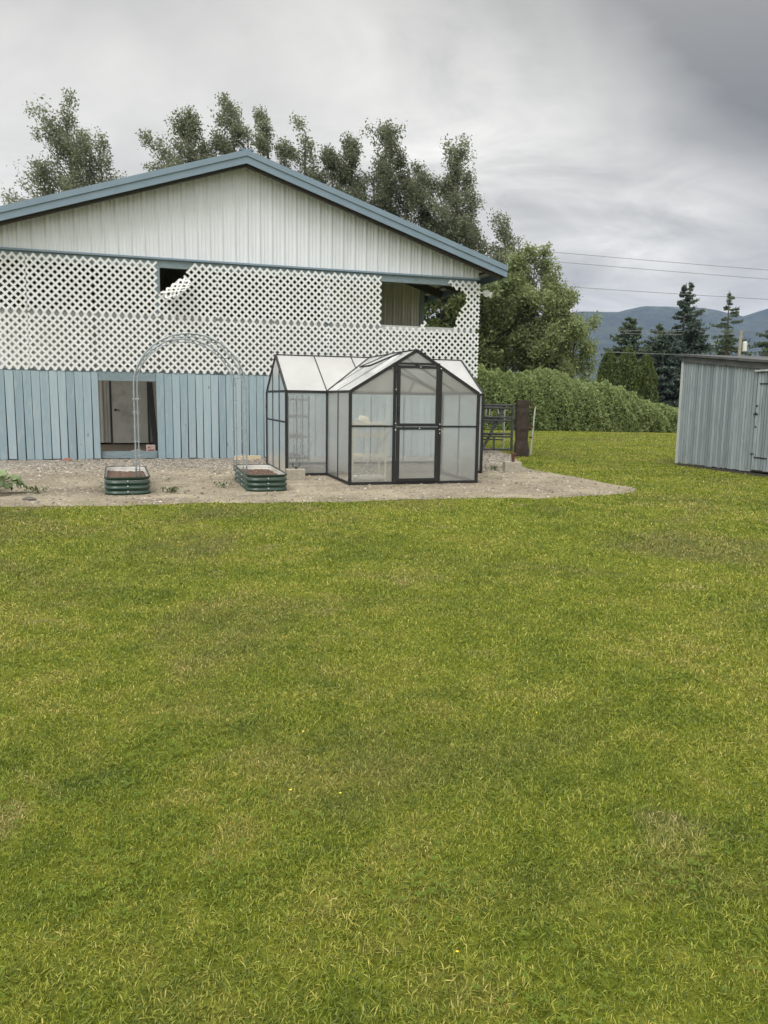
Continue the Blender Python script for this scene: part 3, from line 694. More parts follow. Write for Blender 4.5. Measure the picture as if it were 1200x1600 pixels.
# glazing bars on walls: front gable
DL, DR = .775, 1.51
zt = lambda u: H + (PK - H) * (1 - abs(u - UM) / UM)
for u in (DL - .03, DR + .03): fb((u, -.004, zb), (u, -.004, zt(u) - .02), .046, .04)
fb((0, .002, .965), (DL - .05, .002, .965), .03, .03); fb((DR + .05, .002, .965), (W1, .002, .965), .03, .03)
fb((DL - .01, -.004, 1.985), (DR + .01, -.004, 1.985), .05, .035)
# side wall of the front wing and the left gable
for k in (.5,): fb((0, DF * k, zb), (0, DF * k, ze), .018, .018); fb((W1, DF * k, zb), (W1, DF * k, ze), .018, .018)
for uu in (-WL, W1 + WR):
    for k in (1 / 3, 2 / 3):
        v = DF + W2 * k; fb((uu, v, zb), (uu, v, H + (PK - H) * (1 - abs(v - VM) / (W2 / 2)) - .02), .02, .02)
    fb((uu, DF, .97), (uu, DB, .97), .03, .03)
    fb((uu, DF, H), (uu, DB, H), .03, .03)
for u in (.0, .74, 1.49, W1): fb((u, DB, zb), (u, DB, ze), .018, .018)
# roof glazing bars
for k in (1 / 3, 2 / 3):
    v = VM * k; c = min(1, max(0, (v - DF) / (VM - DF)))
    for s in (-1, 1):
        fb((UM, v, PK + .004), (UM + s * UM * 1.0, v, H + .004), .02, .025)
for u in (-WL + .74, -WL + 1.48, W1 + WR - .74):
    for s in (-1, 1):
        # cross roof: on the front side it stops at the valley
        v1 = VM + s * W2 / 2; z1 = H
        if s == -1 and 0 < u < W1:
            t = 1 - abs(u - UM) / UM; v1 = DF + t * (VM - DF); z1 = H + (PK - H) * t
        fb((u, VM, PK + .004), (u, v1, z1 + .004), .02, .025)
fr.build('frame', 'black_metal', gh)
def pane(name, pts, th, mat, parent=gh):
    pts = [Vector(p) for p in pts]; n_ = (pts[1] - pts[0]).cross(pts[2] - pts[0]).normalized() * th
    k = len(pts); vs = pts + [p + n_ for p in pts]
    # flutes: one sheet is enough, thickness closed by the rim
    fs = [tuple(range(k)), tuple(range(2 * k - 1, k - 1, -1))] + [(i, i + k, (i + 1) % k + k, (i + 1) % k) for i in range(k)]
    return MB().add(vs, fs[:1]).build(name, mat, parent)
g = .022
def wallpane(a, b, z0=.05, z1=None, tops=None):
    a, b = Vector((*a, 0)), Vector((*b, 0)); d = (b - a).normalized() * g; a += d; b -= d
    z1 = z1 or (H - .02)
    pane('wall_panel', [(a.x, a.y, z0), (b.x, b.y, z0), (b.x, b.y, z1 if tops is None else tops[1]), (a.x, a.y, z1 if tops is None else tops[0])], .006, 'poly_wall')
sl = (PK - H) / UM
# front: lower and upper panes either side of the door, triangle above
wallpane((0, .001), (DL - .04, .001), .05, .95); wallpane((DR + .04, .001), (W1, .001), .05, .95)
pane('wall_panel', [(g, .001, .98), (DL - .05, .001, .98), (DL - .05, .001, zt(DL - .05) - .04), (g, .001, H + .0)], .006, 'poly_wall')
pane('wall_panel', [(DR + .05, .001, .98), (W1 - g, .001, .98), (W1 - g, .001, H), (DR + .05, .001, zt(DR + .05) - .04)], .006, 'poly_wall')
pane('wall_panel', [(DL, .001, 2.01 - .005), (DR, .001, 2.005), (UM, .001, PK - .035)], .006, 'poly_wall')
wallpane((0, 0), (0, DF / 2)); wallpane((0, DF / 2), (0, DF)); wallpane((W1, 0), (W1, DF / 2)); wallpane((W1, DF / 2), (W1, DF))
wallpane((-WL, DF), (0, DF)); wallpane((W1, DF), (W1 + WR, DF))
for u0, u1 in ((-WL, 0), (0, .74), (.74, 1.49), (1.49, W1), (W1, W1 + WR)): wallpane((u0, DB), (u1, DB))
for uu in (-WL, W1 + WR):
    zs = [H, H + (PK - H) * 2 / 3, H + (PK - H) * 2 / 3, H]
    for k in range(3):
        v0, v1 = DF + W2 * k / 3, DF + W2 * (k + 1) / 3
        wallpane((uu, v0), (uu, v1), .05, .955)
        if k == 1: pane('wall_panel', [(uu, v0 + g, .985), (uu, v1 - g, .985), (uu, v1 - g, zs[2] - .02), (uu, VM, PK - .03), (uu, v0 + g, zs[1] - .02)], .006, 'poly_wall')
        else: wallpane((uu, v0), (uu, v1), .985, tops=(zs[k] - .02, zs[k + 1] - .02))
# roof panes
def roofp(pts): pane('roof_panel', pts, .006, 'poly_roof')
zo = .012
for s in (-1, 1):
    e = UM + s * UM
    for k in range(3):
        v0, v1 = VM * k / 3, VM * (k + 1) / 3
        def pt(u, v): return (u, v, PK - (PK - H) * abs(u - UM) / UM + zo)
        def elim(v): return UM + s * UM * (1 if v <= DF else 1 - (v - DF) / (VM - DF))
        P = [pt(UM, v0), pt(elim(v0), v0)]
        if v0 < DF < v1: P.append(pt(elim(DF), DF))
        P += [pt(elim(v1), v1)] + ([pt(UM, v1)] if abs(elim(v1) - UM) > 1e-3 else [])
        roofp(P)
def pc(u, v): return (u, v, PK - (PK - H) * abs(v - VM) / (W2 / 2) + zo)
def vlim(u): return DF if not (0 < u < W1) else DF + (1 - abs(u - UM) / UM) * (VM - DF)
for u0, u1 in ((-WL, -WL + .74), (-WL + .74, -WL + 1.48), (-WL + 1.48, UM), (UM, W1 + WR - .74), (W1 + WR - .74, W1 + WR)):
    P = [pc(u0, VM), pc(u0, vlim(u0))]
    for c in (0.0, W1):
        if u0 < c < u1: P.append(pc(c, DF))
    P += [pc(u1, vlim(u1))] + ([pc(u1, VM)] if abs(vlim(u1) - VM) > 1e-3 else [])
    if abs(vlim(u0) - VM) < 1e-3: P = P[1:]
    roofp(P); roofp([pc(u0, DB), pc(u0, VM), pc(u1, VM), pc(u1, DB)])
# half doors
for z0, z1 in ((.055, .955), (.965, 1.955)):
    d = empty('door_tmp', (0, 0, 0), 0, None, None); d.name = 'half_door'; d.parent = gh
    m = MB(); w = .055
    m.box(DL, DL + w, -.045, -.015, z0, z1); m.box(DR - w, DR, -.045, -.015, z0, z1)
    m.box(DL + w, DR - w, -.044, -.016, z0, z0 + .05); m.box(DL + w, DR - w, -.044, -.016, z1 - .045, z1)
    m.each('door_frame', 'black_metal', d)
    pane('door_panel', [(DL + w, -.03, z0 + .05), (DR - w, -.03, z0 + .05), (DR - w, -.03, z1 - .045), (DL + w, -.03, z1 - .045)], .006, 'poly_wall', d)
    m = MB()
    for hx_, hz in ((DL - .02, z0 + (.60 if z0 > .5 else .86)), (DL - .02, z1 - .05 if z0 < .5 else z0 + .05), (DR + .02, z1 - .04), ((DL + DR) / 2 + .03, z1 - .02), (DR + .02, z0 + .04 if z0 > .5 else z1 - .1)):
        m.tube([(hx_, -.047, hz), (hx_, -.053, hz)], .011, 8)
    m.each('screw', 'bolt', d)
    if z0 > .5:
        m = MB(); m.tube([(DL + .02, -.045, 1.17), (DL + .02, -.085, 1.19), (DL + .02, -.085, 1.30), (DL + .02, -.045, 1.32)], .011, 8); m.build('handle', 'black_metal', d)
# braces
for name, a, b in (('brace', (.08, .02, .06), (DL - .06, .02, .93)), ('brace', (DR + .06, .02, .93), (W1 - .15, .02, .09)), ('brace', (-WL + .22, DF + .02, .25), (-.05, DF + .02, .93)),
                   ('brace', (.02, DF - .1, .1), (.02, DF / 2 + .05, .9))):
    MB().bar(a, b, .022, .006, (0, 1, 0)).build(name, 'pale_metal', gh)
# roof vent on the left slope of the front wing
ve = empty('vent_tmp', (0, 0, 0), 0, None, None); ve.name = 'roof_vent'; ve.parent = gh
v0, v1 = .62, 1.25; ua, ub = UM - .06, UM - .62; za = PK - sl * .06 + .04; lift = .10; zb2 = PK - sl * .62 + .04 + lift
m = MB()
for a, b in (((ua, v0, za), (ub, v0, zb2)), ((ua, v1, za), (ub, v1, zb2)), ((ub, v0, zb2), (ub, v1, zb2)), ((ua, v0, za), (ua, v1, za))): m.bar(a, b, .028, .028)
m.build('vent_frame', 'black_metal', ve); pane('vent_panel', [(ua, v0, za), (ub, v0, zb2), (ub, v1, zb2), (ua, v1, za)], .006, 'poly_roof', ve)
# shelving inside
def shelf(name, loc, rz_, w, d, hs, top, mat, label):
    o = empty(name, loc, rz_, label, 'shelf')
    for sx in (0, w):
        for sy in (0, d): MB().box(sx - .014, sx + .014, sy - .014, sy + .014, 0, top).build('upright', mat, o)
    for h_ in hs: MB().box(-.012, w + .012, -.012, d + .012, h_, h_ + .03).build('shelf_board', mat if mat != 'shelf_wood' else 'shelf_wood', o)
    return o
shelf('shelving_unit', gw(.06, .06, .0), GT, .56, .36, (.10, .46, .80, .98), 1.06, 'shelf_wood', 'cream four-tier shelving unit inside the greenhouse, left of its door')
shelf('shelving_unit', gw(-.70, DF + .10, 0), GT, .38, 1.2, (.30, .68, 1.05, 1.36), 1.44, 'shelf_metal', 'grey shelving unit inside the left wing of the greenhouse')
o = MB().tube([(0, 0, 0), (.02, .0, .05), (.05, 0, .07)], [.16, .13, .05], 14).build('tray', 'shelf_wood', smooth=True); o.location = gw(.32, .24, 1.01); tag(o, 'low rounded cream tub on the top of the cream shelving unit', 'tub')

# ---------------------------------------------------------------- PLANTERS + ARCH
def planter(loc, rz_, label, w=.62, l=1.9, h=.25, rc=.18):
    o = empty('raised_planter', loc, rz_, label, 'planter', 'raised planters under the arch')
    def outline(off, n=7):
        P = []
        for cx_, cy_, a0 in ((w - rc, rc, -90), (w - rc, l - rc, 0), (rc, l - rc, 90), (rc, rc, 180)):
            for k in range(n): a = R(a0 + 90 * k / (n - 1)); P.append((cx_ + (rc + off) * math.cos(a), cy_ + (rc + off) * math.sin(a)))
        return P
    nz = 31; rings = []
    for k in range(nz):
        z = h * k / (nz - 1); off = .011 * math.sin(2 * math.pi * (z / (h / 3.4)) - .6) - .004
        rings.append([(x, y, z) for x, y in outline(off)])
    kk = len(rings[0]); vs = [v for g_ in rings for v in g_]
    fs = [(i * kk + j, i * kk + (j + 1) % kk, (i + 1) * kk + (j + 1) % kk, (i + 1) * kk + j) for i in range(nz - 1) for j in range(kk)]
    MB().add(vs, fs).build('shell', 'planter_green', o, smooth=True)
    rings = [[(x, y, z) for x, y in outline(off)] for off, z in ((-.003, h - .001), (.006, h + .0), (.006, h + .008), (-.018, h + .008), (-.018, h - .002))]
    vs = [v for g_ in rings for v in g_]; fs = [(i * kk + j, i * kk + (j + 1) % kk, (i + 1) * kk + (j + 1) % kk, (i + 1) * kk + j) for i in range(len(rings) - 1) for j in range(kk)]
    MB().add(vs, fs).build('rim', 'planter_rim', o)
    rings = [[(x, y, z) for x, y in outline(off)] for off, z in ((-.0175, h - .001), (-.0185, h - .006), (-.019, h - .02), (-.014, h - .045), (-.024, h - .075), (-.02, h - .16))]
    vs = [v for g_ in rings for v in g_]; fs = [(i * kk + j, i * kk + (j + 1) % kk, (i + 1) * kk + (j + 1) % kk, (i + 1) * kk + j) for i in range(len(rings) - 1) for j in range(kk)]
    MB().add(vs, fs).build('liner', 'planter_white', o, smooth=True)
    # soil surface, bumpy
    r = random.Random(int(loc[0] * 100)); nx_, ny_ = 16, 44; vs = []
    for j in range(ny_):
        for i in range(nx_): vs.append((.03 + (w - .06) * i / (nx_ - 1), .03 + (l - .06) * j / (ny_ - 1), h - .075 + r.uniform(-.014, .016) + .012 * math.sin(j * .5 + i * .3)))
    fs = [(j * nx_ + i, j * nx_ + i + 1, (j + 1) * nx_ + i + 1, (j + 1) * nx_ + i) for j in range(ny_ - 1) for i in range(nx_ - 1)]
    keep = []
    for f in fs:
        c = [sum(vs[i][q] for i in f) / 4 for q in (0, 1)]
        dx = max(rc - c[0], c[0] - (w - rc), 0); dy = max(rc - c[1], c[1] - (l - rc), 0)
        if math.hypot(dx, dy) < rc - .02: keep.append(f)
    MB().add(vs, keep).build('soil', 'soil', o)
    m = MB()
    for z in (.045, .12, .195):
        for x, y, nx1, ny1 in ((w / 2, -.004, 0, -1), (-.004, l / 3, -1, 0), (-.004, 2 * l / 3, -1, 0), (w + .004, l / 3, 1, 0), (w + .004, 2 * l / 3, 1, 0), (w / 2, l + .004, 0, 1)):
            m.tube([(x, y, z + .01), (x + nx1 * .014, y + ny1 * .014, z + .01)], .011, 8)
    m.each('bolt', 'bolt', o); return o
planter((-3.93, 10.93, 0), R(19), 'dark green corrugated metal planter at the left foot of the arch')
planter((-2.04, 11.60, 0), R(17), 'dark green corrugated metal planter beside the greenhouse, at the right foot of the arch')
AT = R(17.7)
arch = empty('arch_trellis', (-3.755, 11.80, 0), AT, 'grey metal garden arch standing with its feet in two green planters', 'garden arch')
AW, AD, ASP = 1.66, 1.25, 1.53
def hoop(m, y, off, r_=.012):
    rad = AW / 2 - off; P = [(off, y, .14)] + [(off + .0, y, .14 + (ASP - .14) * k / 6) for k in range(1, 7)]
    P += [(AW / 2 - rad * math.cos(math.pi * k / 22), y, ASP + rad * .98 * math.sin(math.pi * k / 22)) for k in range(1, 22)]
    P += [(AW - off, y, .14 + (ASP - .14) * k / 6) for k in range(6, -1, -1)]
    m.tube(P, r_, 8); return P
for y in (0, AD):
    m = MB(); Po = hoop(m, y, 0); m.build('hoop', 'galv', arch, smooth=True)
    m = MB(); Pi = hoop(m, y, .05, .008); m.build('inner_hoop', 'galv', arch, smooth=True)
    m = MB()
    for k in range(8, 28): m.tube([Po[k], Pi[k + (1 if k % 2 else -1)]], .0045, 6)
    for z in [.3 + .21 * q for q in range(6)]:
        for x0 in (0, AW - .05): m.tube([(x0 - .03, y, z), (x0 + .08, y, z)], .0065, 6)
    m.each('rung', 'galv', arch)
m = MB()
for k in range(7):
    a = math.pi * (k + .5) / 7; x_ = AW / 2 - (AW / 2) * math.cos(a); z_ = ASP + (AW / 2) * .98 * math.sin(a)
    m.tube([(x_, 0, z_), (x_, AD, z_)], .006, 6)
for z in (.42, .9): 
    for x_ in (0.0, AW): m.tube([(x_, 0, z), (x_, AD, z)], .006, 6)
m.each('cross_rod', 'galv', arch)

# ---------------------------------------------------------------- small things
def block(loc, rz_, label, w=.33, d=.17, h=.185):
    o = empty('concrete_block', loc, rz_, label, 'concrete block', 'concrete blocks beside the greenhouse')
    m = MB(); t = .035
    m.box(0, w, 0, t, 0, h); m.box(0, w, d - t, d, 0, h)
    for x0 in (0, (w - t) / 2, w - t): m.box(x0 + .001, x0 + t - .001, t, d - t, 0, h - .002)
    m.box(.002, w - .002, t - .002, d - t + .002, h - .03, h - .004)
    m.build('shell', 'concrete', o, bevel=.006); return o
block((-1.69, 13.40, 0), .2, 'concrete block with a black pronged tool on it, beside the right planter')
block((2.40, 15.58, 0), .12, 'concrete block with a rusty stake on it, right of the greenhouse', w=.34, d=.2, h=.2)
o = empty('pronged_tool', (-1.53, 13.49, .185), .2, 'small black three-pronged tool standing on the left concrete block', 'garden tool')
MB().tube([(0, 0, 0), (0, 0, .05)], .014, 8).build('stem', 'black', o)
for s in (-1, 1): MB().tube([(0, 0, .03), (s * .05, 0, .04), (s * .062, 0, .075), (s * .055, 0, .13)], [.008, .008, .008, .004], 6).build('prong', 'black', o)
o = empty('stake', (2.57, 15.68, .2), .1, 'short rusty iron stake standing on the right concrete block', 'stake')
MB().tube([(0, 0, 0), (.0, 0, .15)], [.03, .042], 8).build('shaft', 'rust', o); MB().box(-.055, .055, -.03, .03, .15, .175).build('cap', 'rust', o, bevel=.004)
o = MB().box(-.30, .30, -.05, .05, 0, .09).build('timber_offcut', 'raw_wood', bevel=.004); o.location = bw(-.05, -.42, 0); o.rotation_euler = (0, 0, BT + .02)
tag(o, 'pale timber offcut lying behind the right planter by the blue boards', 'timber')
def rock(name, loc, s, mat, label, cat, seed):
    r = random.Random(seed); m = MB(); rings = []; n_ = 9
    vs = [(0, 0, .95)]; 
    for a_, z in ((.6, .75), (1, .35), (1.05, 0)):
        vs += [((a_ + r.uniform(-.15, .15)) * math.cos(6.28 * k / n_), (a_ + r.uniform(-.15, .15)) * math.sin(6.28 * k / n_) * .75, z + r.uniform(-.08, .08) * (z > 0)) for k in range(n_)]
    fs = [(0, 1 + k, 1 + (k + 1) % n_) for k in range(n_)]
    for i in range(2):
        for k in range(n_): fs.append((1 + i * n_ + k, 1 + (i + 1) * n_ + k, 1 + (i + 1) * n_ + (k + 1) % n_, 1 + i * n_ + (k + 1) % n_))
    m.add([(v[0] * s, v[1] * s, v[2] * s * .6) for v in vs], fs); o = m.build(name, mat); o.location = loc; return tag(o, label, cat)
rock('stone', (-4.73, 10.35, .004), .085, 'stone', 'dark flat stone at the front edge of the gravel, far left', 'stone', 3)
rock('brick_fragment', bw(-3.86, -.22, .004), .10, 'brick', 'broken red brick at the foot of the blue boards, left of the doorway', 'brick', 5)

# rhubarb clump and weeds
def leaf_disc(m, base, az, el, L_, Wd, r, tint):
    """a broad heart-shaped leaf with a raised midrib and ruffled edge, bending down towards its tip"""
    ca, sa = math.cos(az), math.sin(az); n_ = 10; mm = 13; vs = []; ph = r.uniform(0, 6)
    x = z = 0.0; an = el; st = L_ / n_
    for i in range(n_ + 1):
        t = i / n_; hw = Wd * (math.sin(math.pi * min(1, t * .95 + .05)) ** .55) * (1 - .35 * t)
        for j in range(mm):
            s_ = j / (mm - 1) * 2 - 1; off = s_ * hw; ruf = .016 * math.sin(s_ * 13 + ph) * abs(s_) + .022 * math.sin(t * 17 + ph * 2 + (2 if s_ > 0 else 0)) * s_ * s_
            zz_ = z + abs(s_) * .25 * hw - .35 * hw * s_ * s_ + ruf; xx = x + ruf * .5
            vs.append((base[0] + xx * ca - off * sa, base[1] + xx * sa + off * ca, base[2] + zz_))
        x += st * math.cos(an); z += st * math.sin(an); an -= .16
    lo = min(v[2] for v in vs)
    if lo < .015: vs = [(a_, b_, c_ + .015 - lo) for a_, b_, c_ in vs]
    fs = [(i * mm + j, i * mm + j + 1, (i + 1) * mm + j + 1, (i + 1) * mm + j) for i in range(n_) for j in range(mm - 1)]
    m.add(vs, fs, tint)
rh = empty('rhubarb_plant', (-5.66, 10.95, 0), 0, 'leafy rhubarb plant with big crinkled leaves at the left edge of the gravel', 'plant')
r = random.Random(6); ml = MB(); ms = MB()
for k in range(34):
    az = r.uniform(0, 6.28); h_ = r.uniform(.10, .36); rad = r.uniform(.08, .40); b = (rad * math.cos(az), rad * math.sin(az), h_)
    ms.tube([(b[0] * .2, b[1] * .2, 0), (b[0] * .6, b[1] * .6, h_ * .7), b], [.014, .011, .008], 6); leaf_disc(ml, b, az + r.uniform(-.4, .4), r.uniform(-.1, .7), r.uniform(.16, .27), r.uniform(.09, .15), r, r.random())
ml.build('leaves', 'bigleaf', rh, smooth=True); MAT['stalk'] = mottled('pink stalk', (.22, .10, .06), (.26, .20, .09), 8, .6, bump=0); ms.build('stalks', 'stalk', rh)
def weed(loc, s, n, seed, label):
    r = random.Random(seed); m = MB()
    for k in range(n):
        az = r.uniform(0, 6.28); rad = abs(r.gauss(0, .5)) * s; b = (rad * math.cos(az), rad * math.sin(az), r.uniform(0, .3) * s); a2 = r.uniform(0, 6.28); l_ = r.uniform(.12, .35) * s; el = r.uniform(.2, 1.2); w_ = l_ * .22
        tip = (b[0] + l_ * math.cos(a2) * math.cos(el), b[1] + l_ * math.sin(a2) * math.cos(el), b[2] + l_ * math.sin(el)); mid = [(b[i] + tip[i]) / 2 for i in range(3)]
        m.add([b, (mid[0] - w_ * math.sin(a2), mid[1] + w_ * math.cos(a2), mid[2]), tip, (mid[0] + w_ * math.sin(a2), mid[1] - w_ * math.cos(a2), mid[2])], [(0, 1, 2, 3)])
    o = m.build('weed', 'weed'); o.location = loc; tag(o, label, 'weed', 'weeds growing in the gravel')
weed((-3.12, 11.42, 0), .20, 110, 1, 'weed tuft at the right side of the left planter')
weed((-4.98, 11.1, 0), .22, 90, 2, 'low weed at the foot of the rhubarb plant')
weed((-2.55, 12.2, 0), .20, 50, 3, 'small flat weed on the sand between the two planters')
weed((-2.42, 12.9, 0), .18, 50, 4, 'small weed tuft left of the right planter')
weed((2.25, 15.95, 0), .22, 80, 5, 'weed tuft left of the concrete block with the stake')
weed((-4.1, 11.6, 0), .2, 50, 7, 'sparse weed left of the left planter')
weed((-3.6, 12.9, 0), .16, 40, 8, 'small weed in the stones behind the left planter')

# ---------------------------------------------------------------- GATE, POSTS
gt = empty('metal_gate', (3.52, 21.85, 0), math.pi + .02, 'grey tubular steel farm gate with a diagonal brace, beside the dark timber post', 'gate')
m = MB(); m.tube([(0, 0, .02), (0, 0, 1.30)], .035, 8); m.tube([(2.4, 0, .02), (2.4, 0, 1.30)], .03, 8); m.each('upright', 'gate_metal', gt)
for z in (.07, .42, .50, .86, .95, 1.20, 1.28): MB().tube([(0, 0, z), (2.4, 0, z)], .027 if z < 1.25 else .032, 8).build('rail', 'gate_metal', gt)
MB().bar((.22, -.04, 1.26), (.80, -.04, .06), .075, .03, (0, 1, 0)).build('diagonal_brace', 'gate_metal', gt)
MB().bar((.50, .04, .42), (.50, .04, .08), .05, .03, (0, 1, 0)).build('strut', 'gate_metal', gt)
g2 = empty('metal_gate', (3.40, 22.55, 0), math.pi - .06, 'pale grey steel gate panel standing behind the braced gate', 'gate')
m = MB(); m.tube([(0, 0, .05), (0, 0, 1.24)], .025, 8); m.tube([(2.2, 0, .05), (2.2, 0, 1.24)], .025, 8); m.each('upright', 'pale_metal', g2)
for z in (.30, .45, .78, .90, 1.22): MB().tube([(0, 0, z), (2.2, 0, z)], .02, 8).build('rail', 'gate_metal', g2)
for x_ in (.12, .42, .52, .85): MB().bar((x_, 0, .90), (x_ + (.08 if x_ < .2 else 0), 0, 1.2), .03, .02, (0, 1, 0)).build('bar', 'pale_metal', g2)
m = MB(); r = random.Random(12); P = []
for k in range(15):
    t = k / 14; z = t * 1.43; P.append((z, .175 + .012 * r.uniform(-1, 1) + (.02 if t < .25 else 0)))
nn = 16; vs = []
for z, rad in P:
    for j in range(nn):
        a = 2 * math.pi * j / nn; q = rad * min(1 / max(abs(math.cos(a)), 1e-3), 1 / max(abs(math.sin(a)), 1e-3), 1.25) * .93 + r.uniform(-.007, .007); vs.append((q * math.cos(a) - (.012 * z), q * math.sin(a) * .9, z))
fs = [(i * nn + j, i * nn + (j + 1) % nn, (i + 1) * nn + (j + 1) % nn, (i + 1) * nn + j) for i in range(14) for j in range(nn)] + [tuple(14 * nn + j for j in range(nn))]
o = m.add(vs, fs).build('timber_post', 'old_post'); o.location = (3.50, 20.12, 0); tag(o, 'thick dark brown timber gate post at the edge of the lawn', 'post')
o = empty('metal_post', (3.80, 20.45, 0), 0, 'thin pale metal post with clips just behind the dark timber post', 'post')
MB().bar((0, 0, 0), (.07, 0, 1.27), .035, .02, (0, 1, 0)).build('shaft', 'pale_metal', o)
m = MB()
for z in (.45, .72, 1.22): m.box(-.07 + z * .05, .0 + z * .05, -.02, .02, z, z + .05)
m.each('clip', 'rust', o)

# ---------------------------------------------------------------- SHED
sh = empty('shed', (SP[0], SP[1], 0), SA, 'weathered grey plank shed with a flat sloping roof at the right edge', 'shed')
SW, SD = 4.1, 2.8
szt = lambda u: 2.44 - .098 * u
def boards(u0, u1, zb_, ztf, y, seed, w=.08, lean=.0, axis=0):
    r = random.Random(seed); m = MB(); u = u0
    while u < u1 - .01:
        ww = min(w + r.uniform(-.01, .01), u1 - u); y_ = y + r.uniform(-.003, .003); zb = zb_ + r.uniform(0, .02); g_ = r.uniform(.010, .020)
        a, b = u + g_ / 2, u + ww - g_ / 2
        vs = [(a, y_, zb), (b, y_, zb), (b, y_ + .02, zb), (a, y_ + .02, zb), (a, y_, ztf(a)), (b, y_, ztf(b)), (b, y_ + .02, ztf(b)), (a, y_ + .02, ztf(a))]
        if axis: vs = [(p[1], p[0], p[2]) for p in vs]
        m.add(vs, [(0, 3, 2, 1), (4, 5, 6, 7), (0, 1, 5, 4), (1, 2, 6, 5), (2, 3, 7, 6), (3, 0, 4, 7)], r.random()); u += ww
    return m
m = boards(0.03, 2.33, .06, lambda u: szt(u) - .10, 0, 5); mm2 = boards(3.12, SW, .06, lambda u: szt(u) - .10, 0, 6); m.v, off = m.v + mm2.v, len(m.v); m.f += [tuple(i + off for i in f) for f in mm2.f]; m.t += mm2.t
# boards above the door
m3 = boards(2.33, 3.12, 2.06, lambda u: szt(u) - .10, .001, 7); off = len(m.v); m.v += m3.v; m.f += [tuple(i + off for i in f) for f in m3.f]; m.t += m3.t
m.build('plank_wall', 'grey_plank', sh)
boards(.025, SD, .06, lambda v: szt(0) - .05, 0, 8, axis=1).build('plank_wall', 'grey_plank', sh)
m = MB(); m.box(.03, SW, .025, .06, .08, 2.0); m.box(.03, SW, SD, SD + .02, .05, 2.0); m.box(SW, SW + .02, 0, SD, .05, 2.0); m.build('inner_frame', 'dark_wood', sh)
m = MB(); m.box(-.03, .045, -.022, -.004, .05, szt(0) - .06); m.build('corner_trim', 'pale_plank' if 'pale_plank' in MAT else 'grey_plank', sh)
m = MB(); vs = [(-.10, -.09, szt(0) + .03), (SW + .1, -.09, szt(SW) + .03), (SW + .1, SD + .1, szt(SW) + .03), (-.10, SD + .1, szt(0) + .03)]; vs += [(p[0], p[1], p[2] + .045) for p in vs]
m.add(vs, [(3, 2, 1, 0), (4, 5, 6, 7), (0, 1, 5, 4), (1, 2, 6, 5), (2, 3, 7, 6), (3, 0, 4, 7)]); m.build('roof', 'shed_roof' if 'shed_roof' in MAT else 'grey_plank', sh)
m = MB(); vs = [(-.02, -.045, szt(0) - .10), (SW, -.045, szt(SW) - .10), (SW, -.026, szt(SW) - .10), (-.02, -.026, szt(0) - .10), (-.02, -.045, szt(0) + .026), (SW, -.045, szt(SW) + .026), (SW, -.026, szt(SW) + .026), (-.02, -.026, szt(0) + .026)]
m.add(vs, [(0, 3, 2, 1), (4, 5, 6, 7), (0, 1, 5, 4), (1, 2, 6, 5), (2, 3, 7, 6), (3, 0, 4, 7)]); m.build('fascia', 'shed_roof', sh)
dd = boards(2.345, 3.105, .10, lambda u: 2.03, -.006, 15).build('door', 'grey_plank', sh)
m = MB(); m.box(2.40, 2.75, -.014, -.007, 1.80, 1.825); m.box(2.40, 2.75, -.014, -.007, .35, .375); m.each('hinge', 'black', dd)
m = MB(); m.box(2.30, 2.42, -.02, -.008, 1.20, 1.225); m.tube([(2.38, -.02, 1.24), (2.38, -.05, 1.24)], .016, 8); m.tube([(2.38, -.012, 1.38), (2.38, -.03, 1.38)], .02, 8); m.tube([(2.39, -.012, .97), (2.39, -.03, .97)], .016, 8); m.box(2.30, 2.39, -.02, -.008, .42, .44)
m.build('latch', 'black', dd)
m = MB(); m.box(2.28, 3.2, -.05, -.005, 2.05, 2.085); m.build('door_header', 'pale_metal', sh)
MB().box(.0, SW, -.004, .02, .0, .05).build('sill', 'dark_wood', sh)

